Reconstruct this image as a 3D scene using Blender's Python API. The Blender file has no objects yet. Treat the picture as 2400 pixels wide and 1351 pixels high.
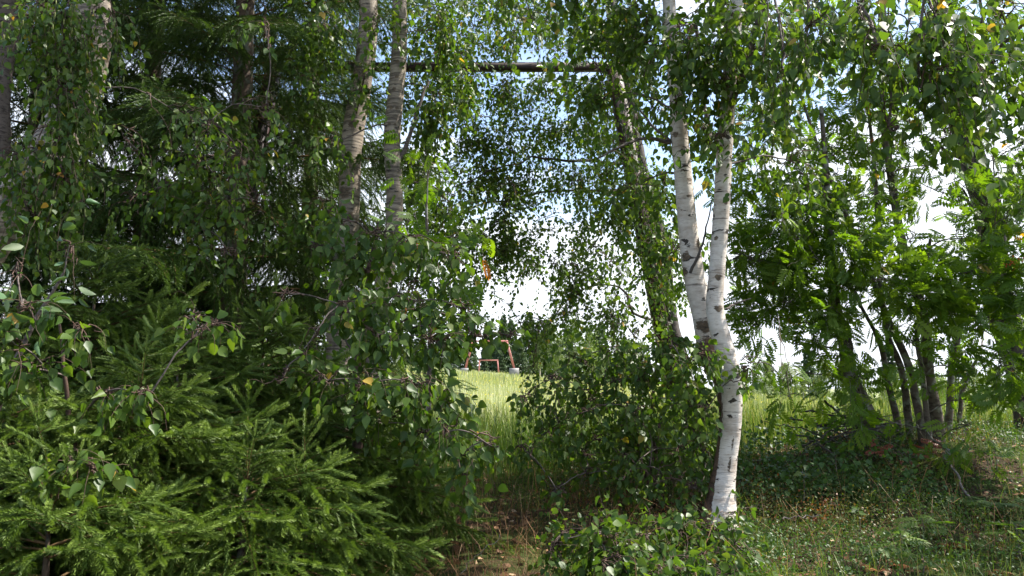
import bpy, math
import numpy as np
from mathutils import Matrix, Vector, Quaternion

rng = np.random.default_rng(11)
R = math.radians
scene = bpy.context.scene
col = scene.collection

# ------------------------------------------------------------------ camera
F_PX = 1884.0                       # focal length in pixels of a 2400 px wide picture
CAM = np.array([0.0, 0.0, 1.6])
PITCH = R(7.0)
cam_data = bpy.data.cameras.new('camera')
cam_data.sensor_width = 36.0
cam_data.lens = 36.0 * F_PX / 2400.0
cam_data.clip_start = 0.05
cam_data.clip_end = 3000.0
cam = bpy.data.objects.new('camera', cam_data)
cam.location = CAM
cam.rotation_euler = (R(90) + PITCH, 0, 0)
col.objects.link(cam)
scene.camera = cam

# ------------------------------------------------------------------ sky and sun
SUN_EL, SUN_AZ = R(54), R(75)      # azimuth clockwise from +Y (the view direction)
world = bpy.data.worlds.new('World')
scene.world = world
world.use_nodes = True
wn, wl = world.node_tree.nodes, world.node_tree.links
wn.clear()
w_out = wn.new('ShaderNodeOutputWorld')
w_bg = wn.new('ShaderNodeBackground')
w_bg.inputs['Strength'].default_value = 0.13
sky = wn.new('ShaderNodeTexSky')
sky.sky_type = 'NISHITA'
sky.sun_disc = False
sky.sun_elevation = SUN_EL
sky.sun_rotation = SUN_AZ
sky.air_density = 1.0
sky.dust_density = 1.6
tc = wn.new('ShaderNodeTexCoord')
mp = wn.new('ShaderNodeMapping')
mp.inputs['Scale'].default_value = (1.0, 1.0, 2.6)
mp.inputs['Location'].default_value = (0.35, 0.1, 0.0)
wl.new(tc.outputs['Generated'], mp.inputs['Vector'])
nz = wn.new('ShaderNodeTexNoise')
nz.inputs['Scale'].default_value = 2.4
nz.inputs['Detail'].default_value = 7.0
nz.inputs['Roughness'].default_value = 0.58
wl.new(mp.outputs['Vector'], nz.inputs['Vector'])
sep = wn.new('ShaderNodeSeparateXYZ')
wl.new(tc.outputs['Generated'], sep.inputs['Vector'])
hr = wn.new('ShaderNodeMapRange')    # clouds crowd together towards the horizon all round
hr.inputs['From Min'].default_value = 0.02
hr.inputs['From Max'].default_value = 0.37
hr.inputs['To Min'].default_value = 0.30
hr.inputs['To Max'].default_value = -0.10
wl.new(sep.outputs['Z'], hr.inputs['Value'])
ad = wn.new('ShaderNodeMath'); ad.operation = 'ADD'
wl.new(nz.outputs['Fac'], ad.inputs[0]); wl.new(hr.outputs['Result'], ad.inputs[1])
cr = wn.new('ShaderNodeMapRange')
cr.interpolation_type = 'SMOOTHSTEP'
cr.inputs['From Min'].default_value = 0.45
cr.inputs['From Max'].default_value = 0.60
wl.new(ad.outputs[0], cr.inputs['Value'])
mixw = wn.new('ShaderNodeMix'); mixw.data_type = 'RGBA'
mixw.inputs['B'].default_value = (4.6, 4.85, 5.2, 1)
wl.new(cr.outputs['Result'], mixw.inputs['Factor'])
wl.new(sky.outputs['Color'], mixw.inputs['A'])
wl.new(mixw.outputs['Result'], w_bg.inputs['Color'])
wl.new(w_bg.outputs['Background'], w_out.inputs['Surface'])

sun_data = bpy.data.lights.new('sun', 'SUN')
sun_data.energy = 4.6
sun_data.angle = R(0.5)
sun_data.color = (1.0, 0.95, 0.87)
sun = bpy.data.objects.new('sun', sun_data)
sdir = np.array([math.sin(SUN_AZ) * math.cos(SUN_EL), math.cos(SUN_AZ) * math.cos(SUN_EL), math.sin(SUN_EL)])
sun.rotation_euler = Vector(sdir).to_track_quat('Z', 'Y').to_euler()
sun.location = (20, -20, 40)
col.objects.link(sun)

vs = scene.view_settings
vs.view_transform = 'Standard'
vs.look = 'None'
vs.exposure = 1.40
vs.gamma = 1.0
vs.use_curve_mapping = False
scene.cycles.max_bounces = 8
scene.cycles.diffuse_bounces = 3
scene.cycles.glossy_bounces = 2
scene.cycles.transmission_bounces = 4
scene.cycles.sample_clamp_indirect = 6.0
scene.cycles.use_denoising = True

# ------------------------------------------------------------------ helpers
CP, SP = math.cos(PITCH), math.sin(PITCH)

def at(px, py, depth):
    """A point seen at (px, py) in the 2400x1351 photograph, `depth` metres along +Y from the camera."""
    px = np.asarray(px, float); py = np.asarray(py, float); depth = np.asarray(depth, float)
    u = (px - 1200.0) / F_PX
    v = -(py - 675.5) / F_PX
    y = CP - v * SP
    z = SP + v * CP
    k = depth / y
    return np.stack(np.broadcast_arrays(u * k, depth + 0 * k, CAM[2] + z * k), -1)

def to_px(P):
    d = P - CAM
    f = d[..., 1] * CP + d[..., 2] * SP
    v = -d[..., 1] * SP + d[..., 2] * CP
    f = np.where(f < 0.05, 0.05, f)
    return 1200 + F_PX * d[..., 0] / f, 675.5 - F_PX * v / f, f

def sm(a, b, x):
    t = np.clip((np.asarray(x, float) - a) / (b - a), 0, 1)
    return t * t * (3 - 2 * t)

def ground_z(x, y):
    x = np.asarray(x, float); y = np.asarray(y, float)
    z = 0.76 * sm(1.3, 3.5, y) + 0.22 * sm(3.9, 6.6, y)
    z = z + 0.20 * np.clip(x - 1.2, 0, 2.2) / 2.2 * np.exp(-((y - 6.3) / 1.3) ** 2)
    z = z + 0.10 * np.exp(-((x - 2.9) / 0.8) ** 2 - ((y - 6.5) / 0.7) ** 2)
    t = np.clip(y - 12, 0, 150)
    z = z + 0.0215 * t
    z = z - 0.075 * np.clip(x + 1, -70, 90) * sm(8, 36, y)
    near = 1 - sm(9, 14, y)
    z = z + near * (0.03 * np.sin(3.1 * x + 1.3) * np.cos(2.7 * y) + 0.018 * np.sin(7.3 * x + 2.1 * y) + 0.012 * np.sin(13.1 * y - 5 * x))
    return z

def nrm(v):
    return v / np.maximum(np.linalg.norm(v, axis=-1, keepdims=True), 1e-9)

def make_mesh(name, V, faces, mats, rnd=None, smooth=False, mat_idx=None, attrs=None):
    """faces: list of (n, k) integer arrays"""
    me = bpy.data.meshes.new(name)
    V = np.ascontiguousarray(V, np.float32).reshape(-1, 3)
    me.vertices.add(len(V))
    me.vertices.foreach_set('co', V.ravel())
    loops = np.concatenate([f.ravel() for f in faces]).astype(np.int32)
    counts = np.concatenate([np.full(len(f), f.shape[1], np.int32) for f in faces])
    starts = np.concatenate([[0], np.cumsum(counts)[:-1]]).astype(np.int32)
    me.loops.add(len(loops))
    me.loops.foreach_set('vertex_index', loops)
    me.polygons.add(len(counts))
    me.polygons.foreach_set('loop_start', starts)
    if smooth:
        me.polygons.foreach_set('use_smooth', np.ones(len(counts), bool))
    for m in (mats if isinstance(mats, (list, tuple)) else [mats]):
        me.materials.append(m)
    if mat_idx is not None:
        me.polygons.foreach_set('material_index', np.ascontiguousarray(mat_idx, np.int32))
    if rnd is not None:
        a = me.attributes.new('rnd', 'FLOAT', 'FACE')
        a.data.foreach_set('value', np.ascontiguousarray(rnd, np.float32))
    for k, val in (attrs or {}).items():
        a = me.attributes.new(k, 'FLOAT', 'POINT')
        a.data.foreach_set('value', np.ascontiguousarray(val, np.float32))
    me.update(calc_edges=True)
    return me

def obj(name, me, parent=None, mat=None):
    o = bpy.data.objects.new(name, me)
    col.objects.link(o)
    if parent is not None:
        o.parent = parent
        if mat is None:
            o.matrix_basis = Matrix.Translation(-parent.location)
        else:
            o.matrix_basis = Matrix.Translation(-parent.location) @ mat
    elif mat is not None:
        o.matrix_basis = mat
    return o

def tag(o, label=None, cat=None, group=None, kind=None):
    if label: o['label'] = label
    if cat: o['category'] = cat
    if group: o['group'] = group
    if kind: o['kind'] = kind
    return o

def empty(name, loc, label, cat, group=None):
    o = bpy.data.objects.new(name, None)
    o.empty_display_size = 0.2
    o.location = [float(c) for c in loc]
    col.objects.link(o)
    return tag(o, label, cat, group)

def resample(P, n):
    """smooth (Catmull-Rom) resampling of a polyline with extra columns"""
    P = np.asarray(P, float)
    m = len(P)
    ext = np.vstack([2 * P[0] - P[1], P, 2 * P[-1] - P[-2]])
    t = np.linspace(0, m - 1, n)
    i = np.minimum(t.astype(int), m - 2)
    f = (t - i)[:, None]
    a, b, c, d = ext[i], ext[i + 1], ext[i + 2], ext[i + 3]
    return 0.5 * (2 * b + (c - a) * f + (2 * a - 5 * b + 4 * c - d) * f ** 2 + (3 * b - a - 3 * c + d) * f ** 3)

def tubes(P, rad, sides, rough=0.0):
    """P (N,K,3), rad (N,K) -> verts and quads of N open tubes"""
    N, K = P.shape[:2]
    T = np.gradient(P, axis=1)
    T = nrm(T)
    ref = np.where(np.abs(T[:, :1, 2:3]) > 0.6, np.array([0.0, 1.0, 0.0]), np.array([0.0, 0.0, 1.0]))
    A = nrm(np.cross(T, np.broadcast_to(ref, T.shape)))
    B = np.cross(T, A)
    ang = np.linspace(0, 2 * np.pi, sides, endpoint=False)
    rr = rad[:, :, None] * np.ones(sides)
    if rough:
        rr = rr * (1 + rough * rng.standard_normal(rr.shape))
    V = P[:, :, None, :] + rr[..., None] * (np.cos(ang)[None, None, :, None] * A[:, :, None, :] + np.sin(ang)[None, None, :, None] * B[:, :, None, :])
    idx = np.arange(N * K * sides).reshape(N, K, sides)
    a = idx[:, :-1, :]; b = np.roll(a, -1, 2); d = idx[:, 1:, :]; c = np.roll(d, -1, 2)
    Fq = np.stack([a, b, c, d], -1).reshape(-1, 4)
    return V.reshape(-1, 3), Fq

# ------------------------------------------------------------------ materials
def new_mat(name):
    m = bpy.data.materials.new(name)
    m.use_nodes = True
    n, l = m.node_tree.nodes, m.node_tree.links
    n.clear()
    out = n.new('ShaderNodeOutputMaterial')
    return m, n, l, out

def ramp(n, stops, interp='LINEAR'):
    r = n.new('ShaderNodeValToRGB')
    r.color_ramp.interpolation = interp
    while len(r.color_ramp.elements) < len(stops):
        r.color_ramp.elements.new(0.5)
    for e, (p, c) in zip(r.color_ramp.elements, stops):
        e.position = p
        e.color = (*c, 1)
    return r

def leaf_mat(name, stops, rough=0.45, trans=0.35, tcol=(1.7, 1.75, 0.55), back=(1.2, 1.15, 1.15), spec=0.35, vary=False):
    m, n, l, out = new_mat(name)
    at_ = n.new('ShaderNodeAttribute'); at_.attribute_name = 'rnd'
    oi = n.new('ShaderNodeObjectInfo')
    a = n.new('ShaderNodeMath'); a.operation = 'ADD'
    l.new(at_.outputs['Fac'], a.inputs[0])
    if vary: l.new(oi.outputs['Random'], a.inputs[1])
    else: a.inputs[1].default_value = 0.0
    fr = n.new('ShaderNodeMath'); fr.operation = 'FRACT'
    l.new(a.outputs[0], fr.inputs[0])
    r = ramp(n, stops)
    l.new(fr.outputs[0], r.inputs['Fac'])
    geo = n.new('ShaderNodeNewGeometry')
    mb = n.new('ShaderNodeMix'); mb.data_type = 'RGBA'; mb.blend_type = 'MULTIPLY'
    l.new(geo.outputs['Backfacing'], mb.inputs['Factor'])
    l.new(r.outputs['Color'], mb.inputs['A'])
    mb.inputs['B'].default_value = (*back, 1)
    mb.clamp_result = False
    p = n.new('ShaderNodeBsdfPrincipled')
    l.new(mb.outputs['Result'], p.inputs['Base Color'])
    p.inputs['Roughness'].default_value = rough
    p.inputs['Specular IOR Level'].default_value = spec
    tr = n.new('ShaderNodeBsdfTranslucent')
    mt = n.new('ShaderNodeMix'); mt.data_type = 'RGBA'; mt.blend_type = 'MULTIPLY'
    mt.inputs['Factor'].default_value = 1.0
    l.new(r.outputs['Color'], mt.inputs['A'])
    mt.inputs['B'].default_value = (*tcol, 1)
    l.new(mt.outputs['Result'], tr.inputs['Color'])
    mx = n.new('ShaderNodeMixShader')
    mx.inputs['Fac'].default_value = trans
    l.new(p.outputs[0], mx.inputs[1]); l.new(tr.outputs[0], mx.inputs[2])
    l.new(mx.outputs[0], out.inputs['Surface'])
    return m

BIRCH_STOPS = [(0.0, (0.046, 0.092, 0.016)), (0.45, (0.062, 0.116, 0.017)), (0.8, (0.085, 0.140, 0.020)), (0.991, (0.115, 0.160, 0.026)),
               (0.996, (0.36, 0.25, 0.04)), (1.0, (0.38, 0.20, 0.05))]
M_birch = leaf_mat('birch leaf', BIRCH_STOPS, rough=0.42, trans=0.42, vary=True, spec=0.35)
M_willow = leaf_mat('willow leaf', [(0, (0.06, 0.115, 0.045)), (0.7, (0.085, 0.14, 0.06)), (1, (0.12, 0.16, 0.07))], rough=0.45, trans=0.28, back=(1.6, 1.6, 1.9), vary=True)
M_rowan = leaf_mat('rowan leaf', [(0, (0.060, 0.120, 0.012)), (0.5, (0.086, 0.158, 0.014)), (0.994, (0.13, 0.20, 0.020)), (0.998, (0.35, 0.15, 0.03)), (1, (0.40, 0.10, 0.03))],
                   rough=0.5, trans=0.5, tcol=(2.0, 2.0, 0.5), vary=True)
M_rowan_red = leaf_mat('red rowan leaf', [(0, (0.24, 0.07, 0.04)), (0.6, (0.33, 0.085, 0.045)), (1, (0.36, 0.16, 0.06))], rough=0.5, trans=0.35, tcol=(1.3, 1.1, 1.0))
M_fern = leaf_mat('fern frond', [(0, (0.06, 0.12, 0.02)), (1, (0.11, 0.18, 0.03))], rough=0.5, trans=0.35)
M_fern_dry = leaf_mat('dry orange fern', [(0, (0.20, 0.075, 0.025)), (1, (0.33, 0.13, 0.04))], rough=0.6, trans=0.3, tcol=(1.2, 1.1, 1))
M_under = leaf_mat('berry shrub leaf', [(0, (0.035, 0.080, 0.015)), (0.6, (0.055, 0.115, 0.02)), (0.80, (0.085, 0.115, 0.02)), (0.92, (0.17, 0.10, 0.026)), (1, (0.26, 0.075, 0.025))], rough=0.5, trans=0.3)
M_needle = leaf_mat('spruce needle', [(0, (0.030, 0.062, 0.014)), (0.5, (0.095, 0.155, 0.026)), (1, (0.175, 0.245, 0.048))], rough=0.5, trans=0.2, tcol=(1.5, 1.6, 0.7), back=(1, 1, 1), spec=0.3)
M_grass = leaf_mat('grass blade', [(0, (0.06, 0.12, 0.025)), (0.55, (0.09, 0.155, 0.03)), (0.8, (0.16, 0.19, 0.05)), (1, (0.30, 0.26, 0.12))], rough=0.5, trans=0.35, back=(1, 1, 1))
M_field = leaf_mat('meadow grass', [(0, (0.165, 0.20, 0.105)), (0.5, (0.235, 0.262, 0.150)), (0.85, (0.30, 0.305, 0.19)), (1, (0.40, 0.375, 0.24))], rough=0.5, trans=0.4, back=(1, 1, 1))
M_flower = leaf_mat('yellow meadow flower', [(0, (0.70, 0.55, 0.04)), (1, (0.80, 0.66, 0.06))], rough=0.6, trans=0.3, tcol=(1.1, 1.1, 1), back=(1, 1, 1))
M_litter = leaf_mat('dry leaf', [(0, (0.12, 0.06, 0.025)), (0.6, (0.24, 0.12, 0.05)), (0.9, (0.36, 0.20, 0.10)), (1, (0.50, 0.36, 0.22))], rough=0.7, trans=0.15, tcol=(1, 1, 1), back=(1.2, 1.2, 1.2))
M_far_birch = leaf_mat('distant birch leaf', [(0, (0.09, 0.14, 0.045)), (1, (0.16, 0.21, 0.08))], rough=0.5, trans=0.35)
M_far_spruce = leaf_mat('distant spruce needle', [(0, (0.035, 0.068, 0.026)), (1, (0.075, 0.115, 0.045))], rough=0.55, trans=0.12)
M_catkin = leaf_mat('green catkin', [(0, (0.16, 0.20, 0.05)), (1, (0.26, 0.27, 0.09))], rough=0.6, trans=0.2)
M_berry = leaf_mat('rowan berry', [(0, (0.55, 0.10, 0.02)), (1, (0.62, 0.16, 0.03))], rough=0.3, trans=0.0)

def bark_mat(name, base, dark, scale=(6, 6, 40), amt=(0.5, 0.62), bump=0.5, rough=0.75, lichen=None):
    m, n, l, out = new_mat(name)
    tcd = n.new('ShaderNodeTexCoord')
    mpg = n.new('ShaderNodeMapping'); mpg.inputs['Scale'].default_value = scale
    l.new(tcd.outputs['Object'], mpg.inputs['Vector'])
    no = n.new('ShaderNodeTexNoise'); no.inputs['Scale'].default_value = 1.0; no.inputs['Detail'].default_value = 6; no.inputs['Roughness'].default_value = 0.65
    l.new(mpg.outputs[0], no.inputs['Vector'])
    r = ramp(n, [(amt[0], base), (amt[1], dark)])
    l.new(no.outputs['Fac'], r.inputs['Fac'])
    p = n.new('ShaderNodeBsdfPrincipled')
    p.inputs['Roughness'].default_value = rough
    p.inputs['Specular IOR Level'].default_value = 0.25
    colr = r.outputs['Color']
    if lichen:
        n2 = n.new('ShaderNodeTexNoise'); n2.inputs['Scale'].default_value = 14; n2.inputs['Detail'].default_value = 5
        l.new(tcd.outputs['Object'], n2.inputs['Vector'])
        mr = n.new('ShaderNodeMapRange'); mr.inputs['From Min'].default_value = 0.52; mr.inputs['From Max'].default_value = 0.64
        l.new(n2.outputs['Fac'], mr.inputs['Value'])
        mx = n.new('ShaderNodeMix'); mx.data_type = 'RGBA'
        l.new(mr.outputs[0], mx.inputs['Factor']); l.new(colr, mx.inputs['A']); mx.inputs['B'].default_value = (*lichen, 1)
        colr = mx.outputs['Result']
    l.new(colr, p.inputs['Base Color'])
    bm = n.new('ShaderNodeBump'); bm.inputs['Strength'].default_value = bump; bm.inputs['Distance'].default_value = 0.01
    l.new(no.outputs['Fac'], bm.inputs['Height'])
    l.new(bm.outputs[0], p.inputs['Normal'])
    l.new(p.outputs[0], out.inputs['Surface'])
    return m

def birch_bark(name, white=(0.66, 0.60, 0.53), tone2=(0.42, 0.34, 0.27), scars=1.0, bands=0.62):
    """white papery bark: fine horizontal lenticels, black lens-shaped scars, brown split bark where 'brown' is set"""
    m, n, l, out = new_mat(name)
    tcd = n.new('ShaderNodeTexCoord')
    def noise(scale, detail, rough=0.6, dist=0.0):
        mpg = n.new('ShaderNodeMapping'); mpg.inputs['Scale'].default_value = scale
        l.new(tcd.outputs['Object'], mpg.inputs['Vector'])
        no = n.new('ShaderNodeTexNoise'); no.inputs['Scale'].default_value = 1.0
        no.inputs['Detail'].default_value = detail; no.inputs['Roughness'].default_value = rough
        no.inputs['Distortion'].default_value = dist
        l.new(mpg.outputs[0], no.inputs['Vector'])
        return no.outputs['Fac']
    def mr(v, a, b):
        x = n.new('ShaderNodeMapRange'); x.inputs['From Min'].default_value = a; x.inputs['From Max'].default_value = b
        l.new(v, x.inputs['Value']); return x.outputs[0]
    def mix(f, a, b):
        x = n.new('ShaderNodeMix'); x.data_type = 'RGBA'
        l.new(f, x.inputs['Factor'])
        for s, v in (('A', a), ('B', b)):
            if isinstance(v, tuple): x.inputs[s].default_value = (*v, 1)
            else: l.new(v, x.inputs[s])
        return x.outputs['Result']
    big = noise((6, 6, 13), 6, 0.7)
    c = mix(mr(big, 0.42, 0.66), white, tone2)
    bandn = noise((2.2, 2.2, 34), 6, 0.75, 0.4)
    c = mix(mr(bandn, bands - 0.05, bands + 0.03), c, (0.115, 0.09, 0.07))
    lent = noise((14, 14, 210), 3)
    c = mix(mr(lent, 0.60, 0.68), c, (0.30, 0.23, 0.17))
    scar = noise((9, 9, 26), 4, 0.55, 0.6)
    fs = mr(scar, 0.665 - 0.05 * (scars - 0.5), 0.69 - 0.05 * (scars - 0.5))
    c = mix(fs, c, (0.045, 0.036, 0.028))
    gs = n.new('ShaderNodeAttribute'); gs.attribute_name = 'scar'
    sn = noise((30, 30, 60), 5, 0.7)
    sa = n.new('ShaderNodeMath'); sa.operation = 'MULTIPLY_ADD'
    l.new(sn, sa.inputs[0]); sa.inputs[1].default_value = 1.5; 
    sb = n.new('ShaderNodeMath'); sb.operation = 'SUBTRACT'
    l.new(gs.outputs['Fac'], sb.inputs[0]); sb.inputs[1].default_value = 0.55
    l.new(sb.outputs[0], sa.inputs[2])
    f2 = mr(sa.outputs[0], 0.66, 0.80)
    c = mix(f2, c, mix(mr(sn, 0.35, 0.65), (0.035, 0.028, 0.02), (0.17, 0.12, 0.075)))
    br = n.new('ShaderNodeAttribute'); br.attribute_name = 'brown'
    bn = noise((26, 26, 40), 6, 0.7)
    ba = n.new('ShaderNodeMath'); ba.operation = 'MULTIPLY_ADD'
    bsub = n.new('ShaderNodeMath'); bsub.operation = 'SUBTRACT'
    l.new(br.outputs['Fac'], bsub.inputs[0]); bsub.inputs[1].default_value = 0.5
    l.new(bn, ba.inputs[0]); ba.inputs[1].default_value = 0.9; l.new(bsub.outputs[0], ba.inputs[2])
    f3 = mr(ba.outputs[0], 0.42, 0.50)
    bcol = mix(mr(bn, 0.35, 0.65), (0.055, 0.032, 0.022), (0.20, 0.12, 0.085))
    c = mix(f3, c, bcol)
    p = n.new('ShaderNodeBsdfPrincipled')
    p.inputs['Roughness'].default_value = 0.6
    p.inputs['Specular IOR Level'].default_value = 0.3
    l.new(c, p.inputs['Base Color'])
    hsum = n.new('ShaderNodeMath'); hsum.operation = 'ADD'
    hm = n.new('ShaderNodeMath'); hm.operation = 'MULTIPLY'; l.new(fs, hm.inputs[0]); hm.inputs[1].default_value = 0.5
    hm2 = n.new('ShaderNodeMath'); hm2.operation = 'MULTIPLY'; l.new(lent, hm2.inputs[0]); hm2.inputs[1].default_value = 0.8
    l.new(hm.outputs[0], hsum.inputs[0]); l.new(hm2.outputs[0], hsum.inputs[1])
    h2 = n.new('ShaderNodeMath'); h2.operation = 'MULTIPLY_ADD'
    l.new(sn, h2.inputs[0]); h2.inputs[1].default_value = 0.6; l.new(hsum.outputs[0], h2.inputs[2])
    bm = n.new('ShaderNodeBump'); bm.inputs['Strength'].default_value = 0.55; bm.inputs['Distance'].default_value = 0.006
    l.new(h2.outputs[0], bm.inputs['Height']); l.new(bm.outputs[0], p.inputs['Normal'])
    l.new(p.outputs[0], out.inputs['Surface'])
    return m

M_bark_white = birch_bark('white birch bark', scars=1.5)
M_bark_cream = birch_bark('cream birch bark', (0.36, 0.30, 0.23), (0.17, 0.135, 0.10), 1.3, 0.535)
M_bark_twig = bark_mat('birch twig', (0.10, 0.062, 0.045), (0.05, 0.034, 0.026), (20, 20, 60), bump=0.2)
M_bark_limb = bark_mat('birch limb bark', (0.13, 0.105, 0.09), (0.045, 0.035, 0.03), (20, 20, 60), bump=0.3)
M_bark_rowan = bark_mat('rowan bark', (0.125, 0.10, 0.08), (0.045, 0.034, 0.027), (16, 16, 34), lichen=(0.26, 0.27, 0.23))
M_bark_spruce = bark_mat('spruce bark', (0.12, 0.085, 0.06), (0.04, 0.028, 0.022), (20, 20, 14), lichen=(0.16, 0.17, 0.13))
M_bark_dark = bark_mat('dark grey bark', (0.085, 0.072, 0.064), (0.035, 0.028, 0.025), (20, 20, 12), bump=0.8)
M_shoot = bark_mat('spruce shoot wood', (0.14, 0.085, 0.035), (0.075, 0.045, 0.02), (30, 30, 30), bump=0.1)
M_dead = bark_mat('grey dead wood', (0.24, 0.20, 0.17), (0.09, 0.07, 0.055), (30, 30, 60), bump=0.3)

def steel_mat(name, paint, rust, lo, hi):
    m, n, l, out = new_mat(name)
    tcd = n.new('ShaderNodeTexCoord')
    no = n.new('ShaderNodeTexNoise'); no.inputs['Scale'].default_value = 9; no.inputs['Detail'].default_value = 7; no.inputs['Roughness'].default_value = 0.65
    l.new(tcd.outputs['Object'], no.inputs['Vector'])
    r = ramp(n, [(lo, paint), (hi, rust)])
    l.new(no.outputs['Fac'], r.inputs['Fac'])
    p = n.new('ShaderNodeBsdfPrincipled'); p.inputs['Roughness'].default_value = 0.65
    l.new(r.outputs['Color'], p.inputs['Base Color'])
    bm = n.new('ShaderNodeBump'); bm.inputs['Strength'].default_value = 0.3; bm.inputs['Distance'].default_value = 0.004
    l.new(no.outputs['Fac'], bm.inputs['Height']); l.new(bm.outputs[0], p.inputs['Normal'])
    l.new(p.outputs[0], out.inputs['Surface'])
    return m
M_steel_shaded = steel_mat('shade-darkened rusty steel', (0.018, 0.008, 0.007), (0.050, 0.018, 0.012), 0.42, 0.6)  # rusty steel with the near frame's backlit shade put into its colour
M_steel_red = steel_mat('faded red steel', (0.40, 0.12, 0.10), (0.46, 0.22, 0.18), 0.45, 0.62)
M_concrete = steel_mat('grey concrete', (0.26, 0.25, 0.235), (0.17, 0.165, 0.15), 0.4, 0.65)
M_stone = steel_mat('pale granite', (0.20, 0.165, 0.145), (0.07, 0.06, 0.045), 0.45, 0.6)

def ground_mat():
    m, n, l, out = new_mat('forest bank and meadow soil')
    geo = n.new('ShaderNodeNewGeometry')
    sp = n.new('ShaderNodeSeparateXYZ'); l.new(geo.outputs['Position'], sp.inputs[0])
    no = n.new('ShaderNodeTexNoise'); no.inputs['Scale'].default_value = 2.2; no.inputs['Detail'].default_value = 8; no.inputs['Roughness'].default_value = 0.65
    l.new(geo.outputs['Position'], no.inputs['Vector'])
    bank = ramp(n, [(0.34, (0.030, 0.022, 0.013)), (0.45, (0.055, 0.036, 0.020)), (0.52, (0.036, 0.050, 0.012)), (0.62, (0.055, 0.070, 0.016)), (0.72, (0.085, 0.055, 0.028))])
    l.new(no.outputs['Fac'], bank.inputs['Fac'])
    no2 = n.new('ShaderNodeTexNoise'); no2.inputs['Scale'].default_value = 0.35; no2.inputs['Detail'].default_value = 8; no2.inputs['Roughness'].default_value = 0.7
    l.new(geo.outputs['Position'], no2.inputs['Vector'])
    mead = ramp(n, [(0.36, (0.22, 0.25, 0.13)), (0.52, (0.26, 0.28, 0.15)), (0.66, (0.32, 0.305, 0.17))])
    l.new(no2.outputs['Fac'], mead.inputs['Fac'])
    f = n.new('ShaderNodeMapRange'); f.inputs['From Min'].default_value = 8.0; f.inputs['From Max'].default_value = 10.5
    l.new(sp.outputs['Y'], f.inputs['Value'])
    mx = n.new('ShaderNodeMix'); mx.data_type = 'RGBA'
    l.new(f.outputs[0], mx.inputs['Factor']); l.new(bank.outputs['Color'], mx.inputs['A']); l.new(mead.outputs['Color'], mx.inputs['B'])
    p = n.new('ShaderNodeBsdfPrincipled'); p.inputs['Roughness'].default_value = 0.95
    p.inputs['Specular IOR Level'].default_value = 0.1
    l.new(mx.outputs['Result'], p.inputs['Base Color'])
    no3 = n.new('ShaderNodeTexNoise'); no3.inputs['Scale'].default_value = 30; no3.inputs['Detail'].default_value = 6
    l.new(geo.outputs['Position'], no3.inputs['Vector'])
    bm = n.new('ShaderNodeBump'); bm.inputs['Strength'].default_value = 0.9; bm.inputs['Distance'].default_value = 0.04
    l.new(no3.outputs['Fac'], bm.inputs['Height']); l.new(bm.outputs[0], p.inputs['Normal'])
    l.new(p.outputs[0], out.inputs['Surface'])
    return m
M_ground = ground_mat()

# ------------------------------------------------------------------ ground sheet
def build_ground():
    xs = np.concatenate([np.linspace(-900, -80, 12), np.linspace(-75, -9, 24), np.linspace(-8, 8, 130), np.linspace(9, 75, 24), np.linspace(80, 900, 12)])
    ys = np.concatenate([np.linspace(-400, -12, 8), np.linspace(-10, 0.8, 10), np.linspace(1.0, 9, 110), np.linspace(9.3, 30, 40), np.linspace(31, 170, 50), np.linspace(190, 1500, 12)])
    X, Y = np.meshgrid(xs, ys)
    Z = ground_z(X, Y)
    V = np.stack([X, Y, Z], -1).reshape(-1, 3)
    nx, ny = len(xs), len(ys)
    i = np.arange(nx * ny).reshape(ny, nx)
    Fq = np.stack([i[:-1, :-1], i[:-1, 1:], i[1:, 1:], i[1:, :-1]], -1).reshape(-1, 4)
    tag(obj('ground', make_mesh('ground', V, [Fq], M_ground, smooth=True)), kind='structure')
build_ground()

# ------------------------------------------------------------------ leaf templates (unit length, tip along +Y, face +Z)
def tpl_birch():
    V = np.array([[0, 0, 0], [0, .5, -.05], [0, 1.0, -.12],
                  [.30, .10, .03], [.40, .34, .05], [.20, .72, .0],
                  [-.30, .10, .03], [-.40, .34, .05], [-.20, .72, .0]], float)
    Fq = np.array([[0, 3, 4, 1], [1, 4, 5, 2], [0, 1, 7, 6], [1, 2, 8, 7]])
    return V, Fq
def tpl_willow():
    V = np.array([[0, 0, 0], [0, .5, -.04], [0, 1.0, -.15],
                  [.17, .2, .03], [.22, .5, .03], [.12, .82, -.05],
                  [-.17, .2, .03], [-.22, .5, .03], [-.12, .82, -.05]], float)
    return V, np.array([[0, 3, 4, 1], [1, 4, 5, 2], [0, 1, 7, 6], [1, 2, 8, 7]])
def tpl_simple():
    V = np.array([[0, 0, 0], [.32, .42, .03], [0, 1, -.06], [-.32, .42, .03]], float)
    return V, np.array([[0, 1, 2, 3]])
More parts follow.
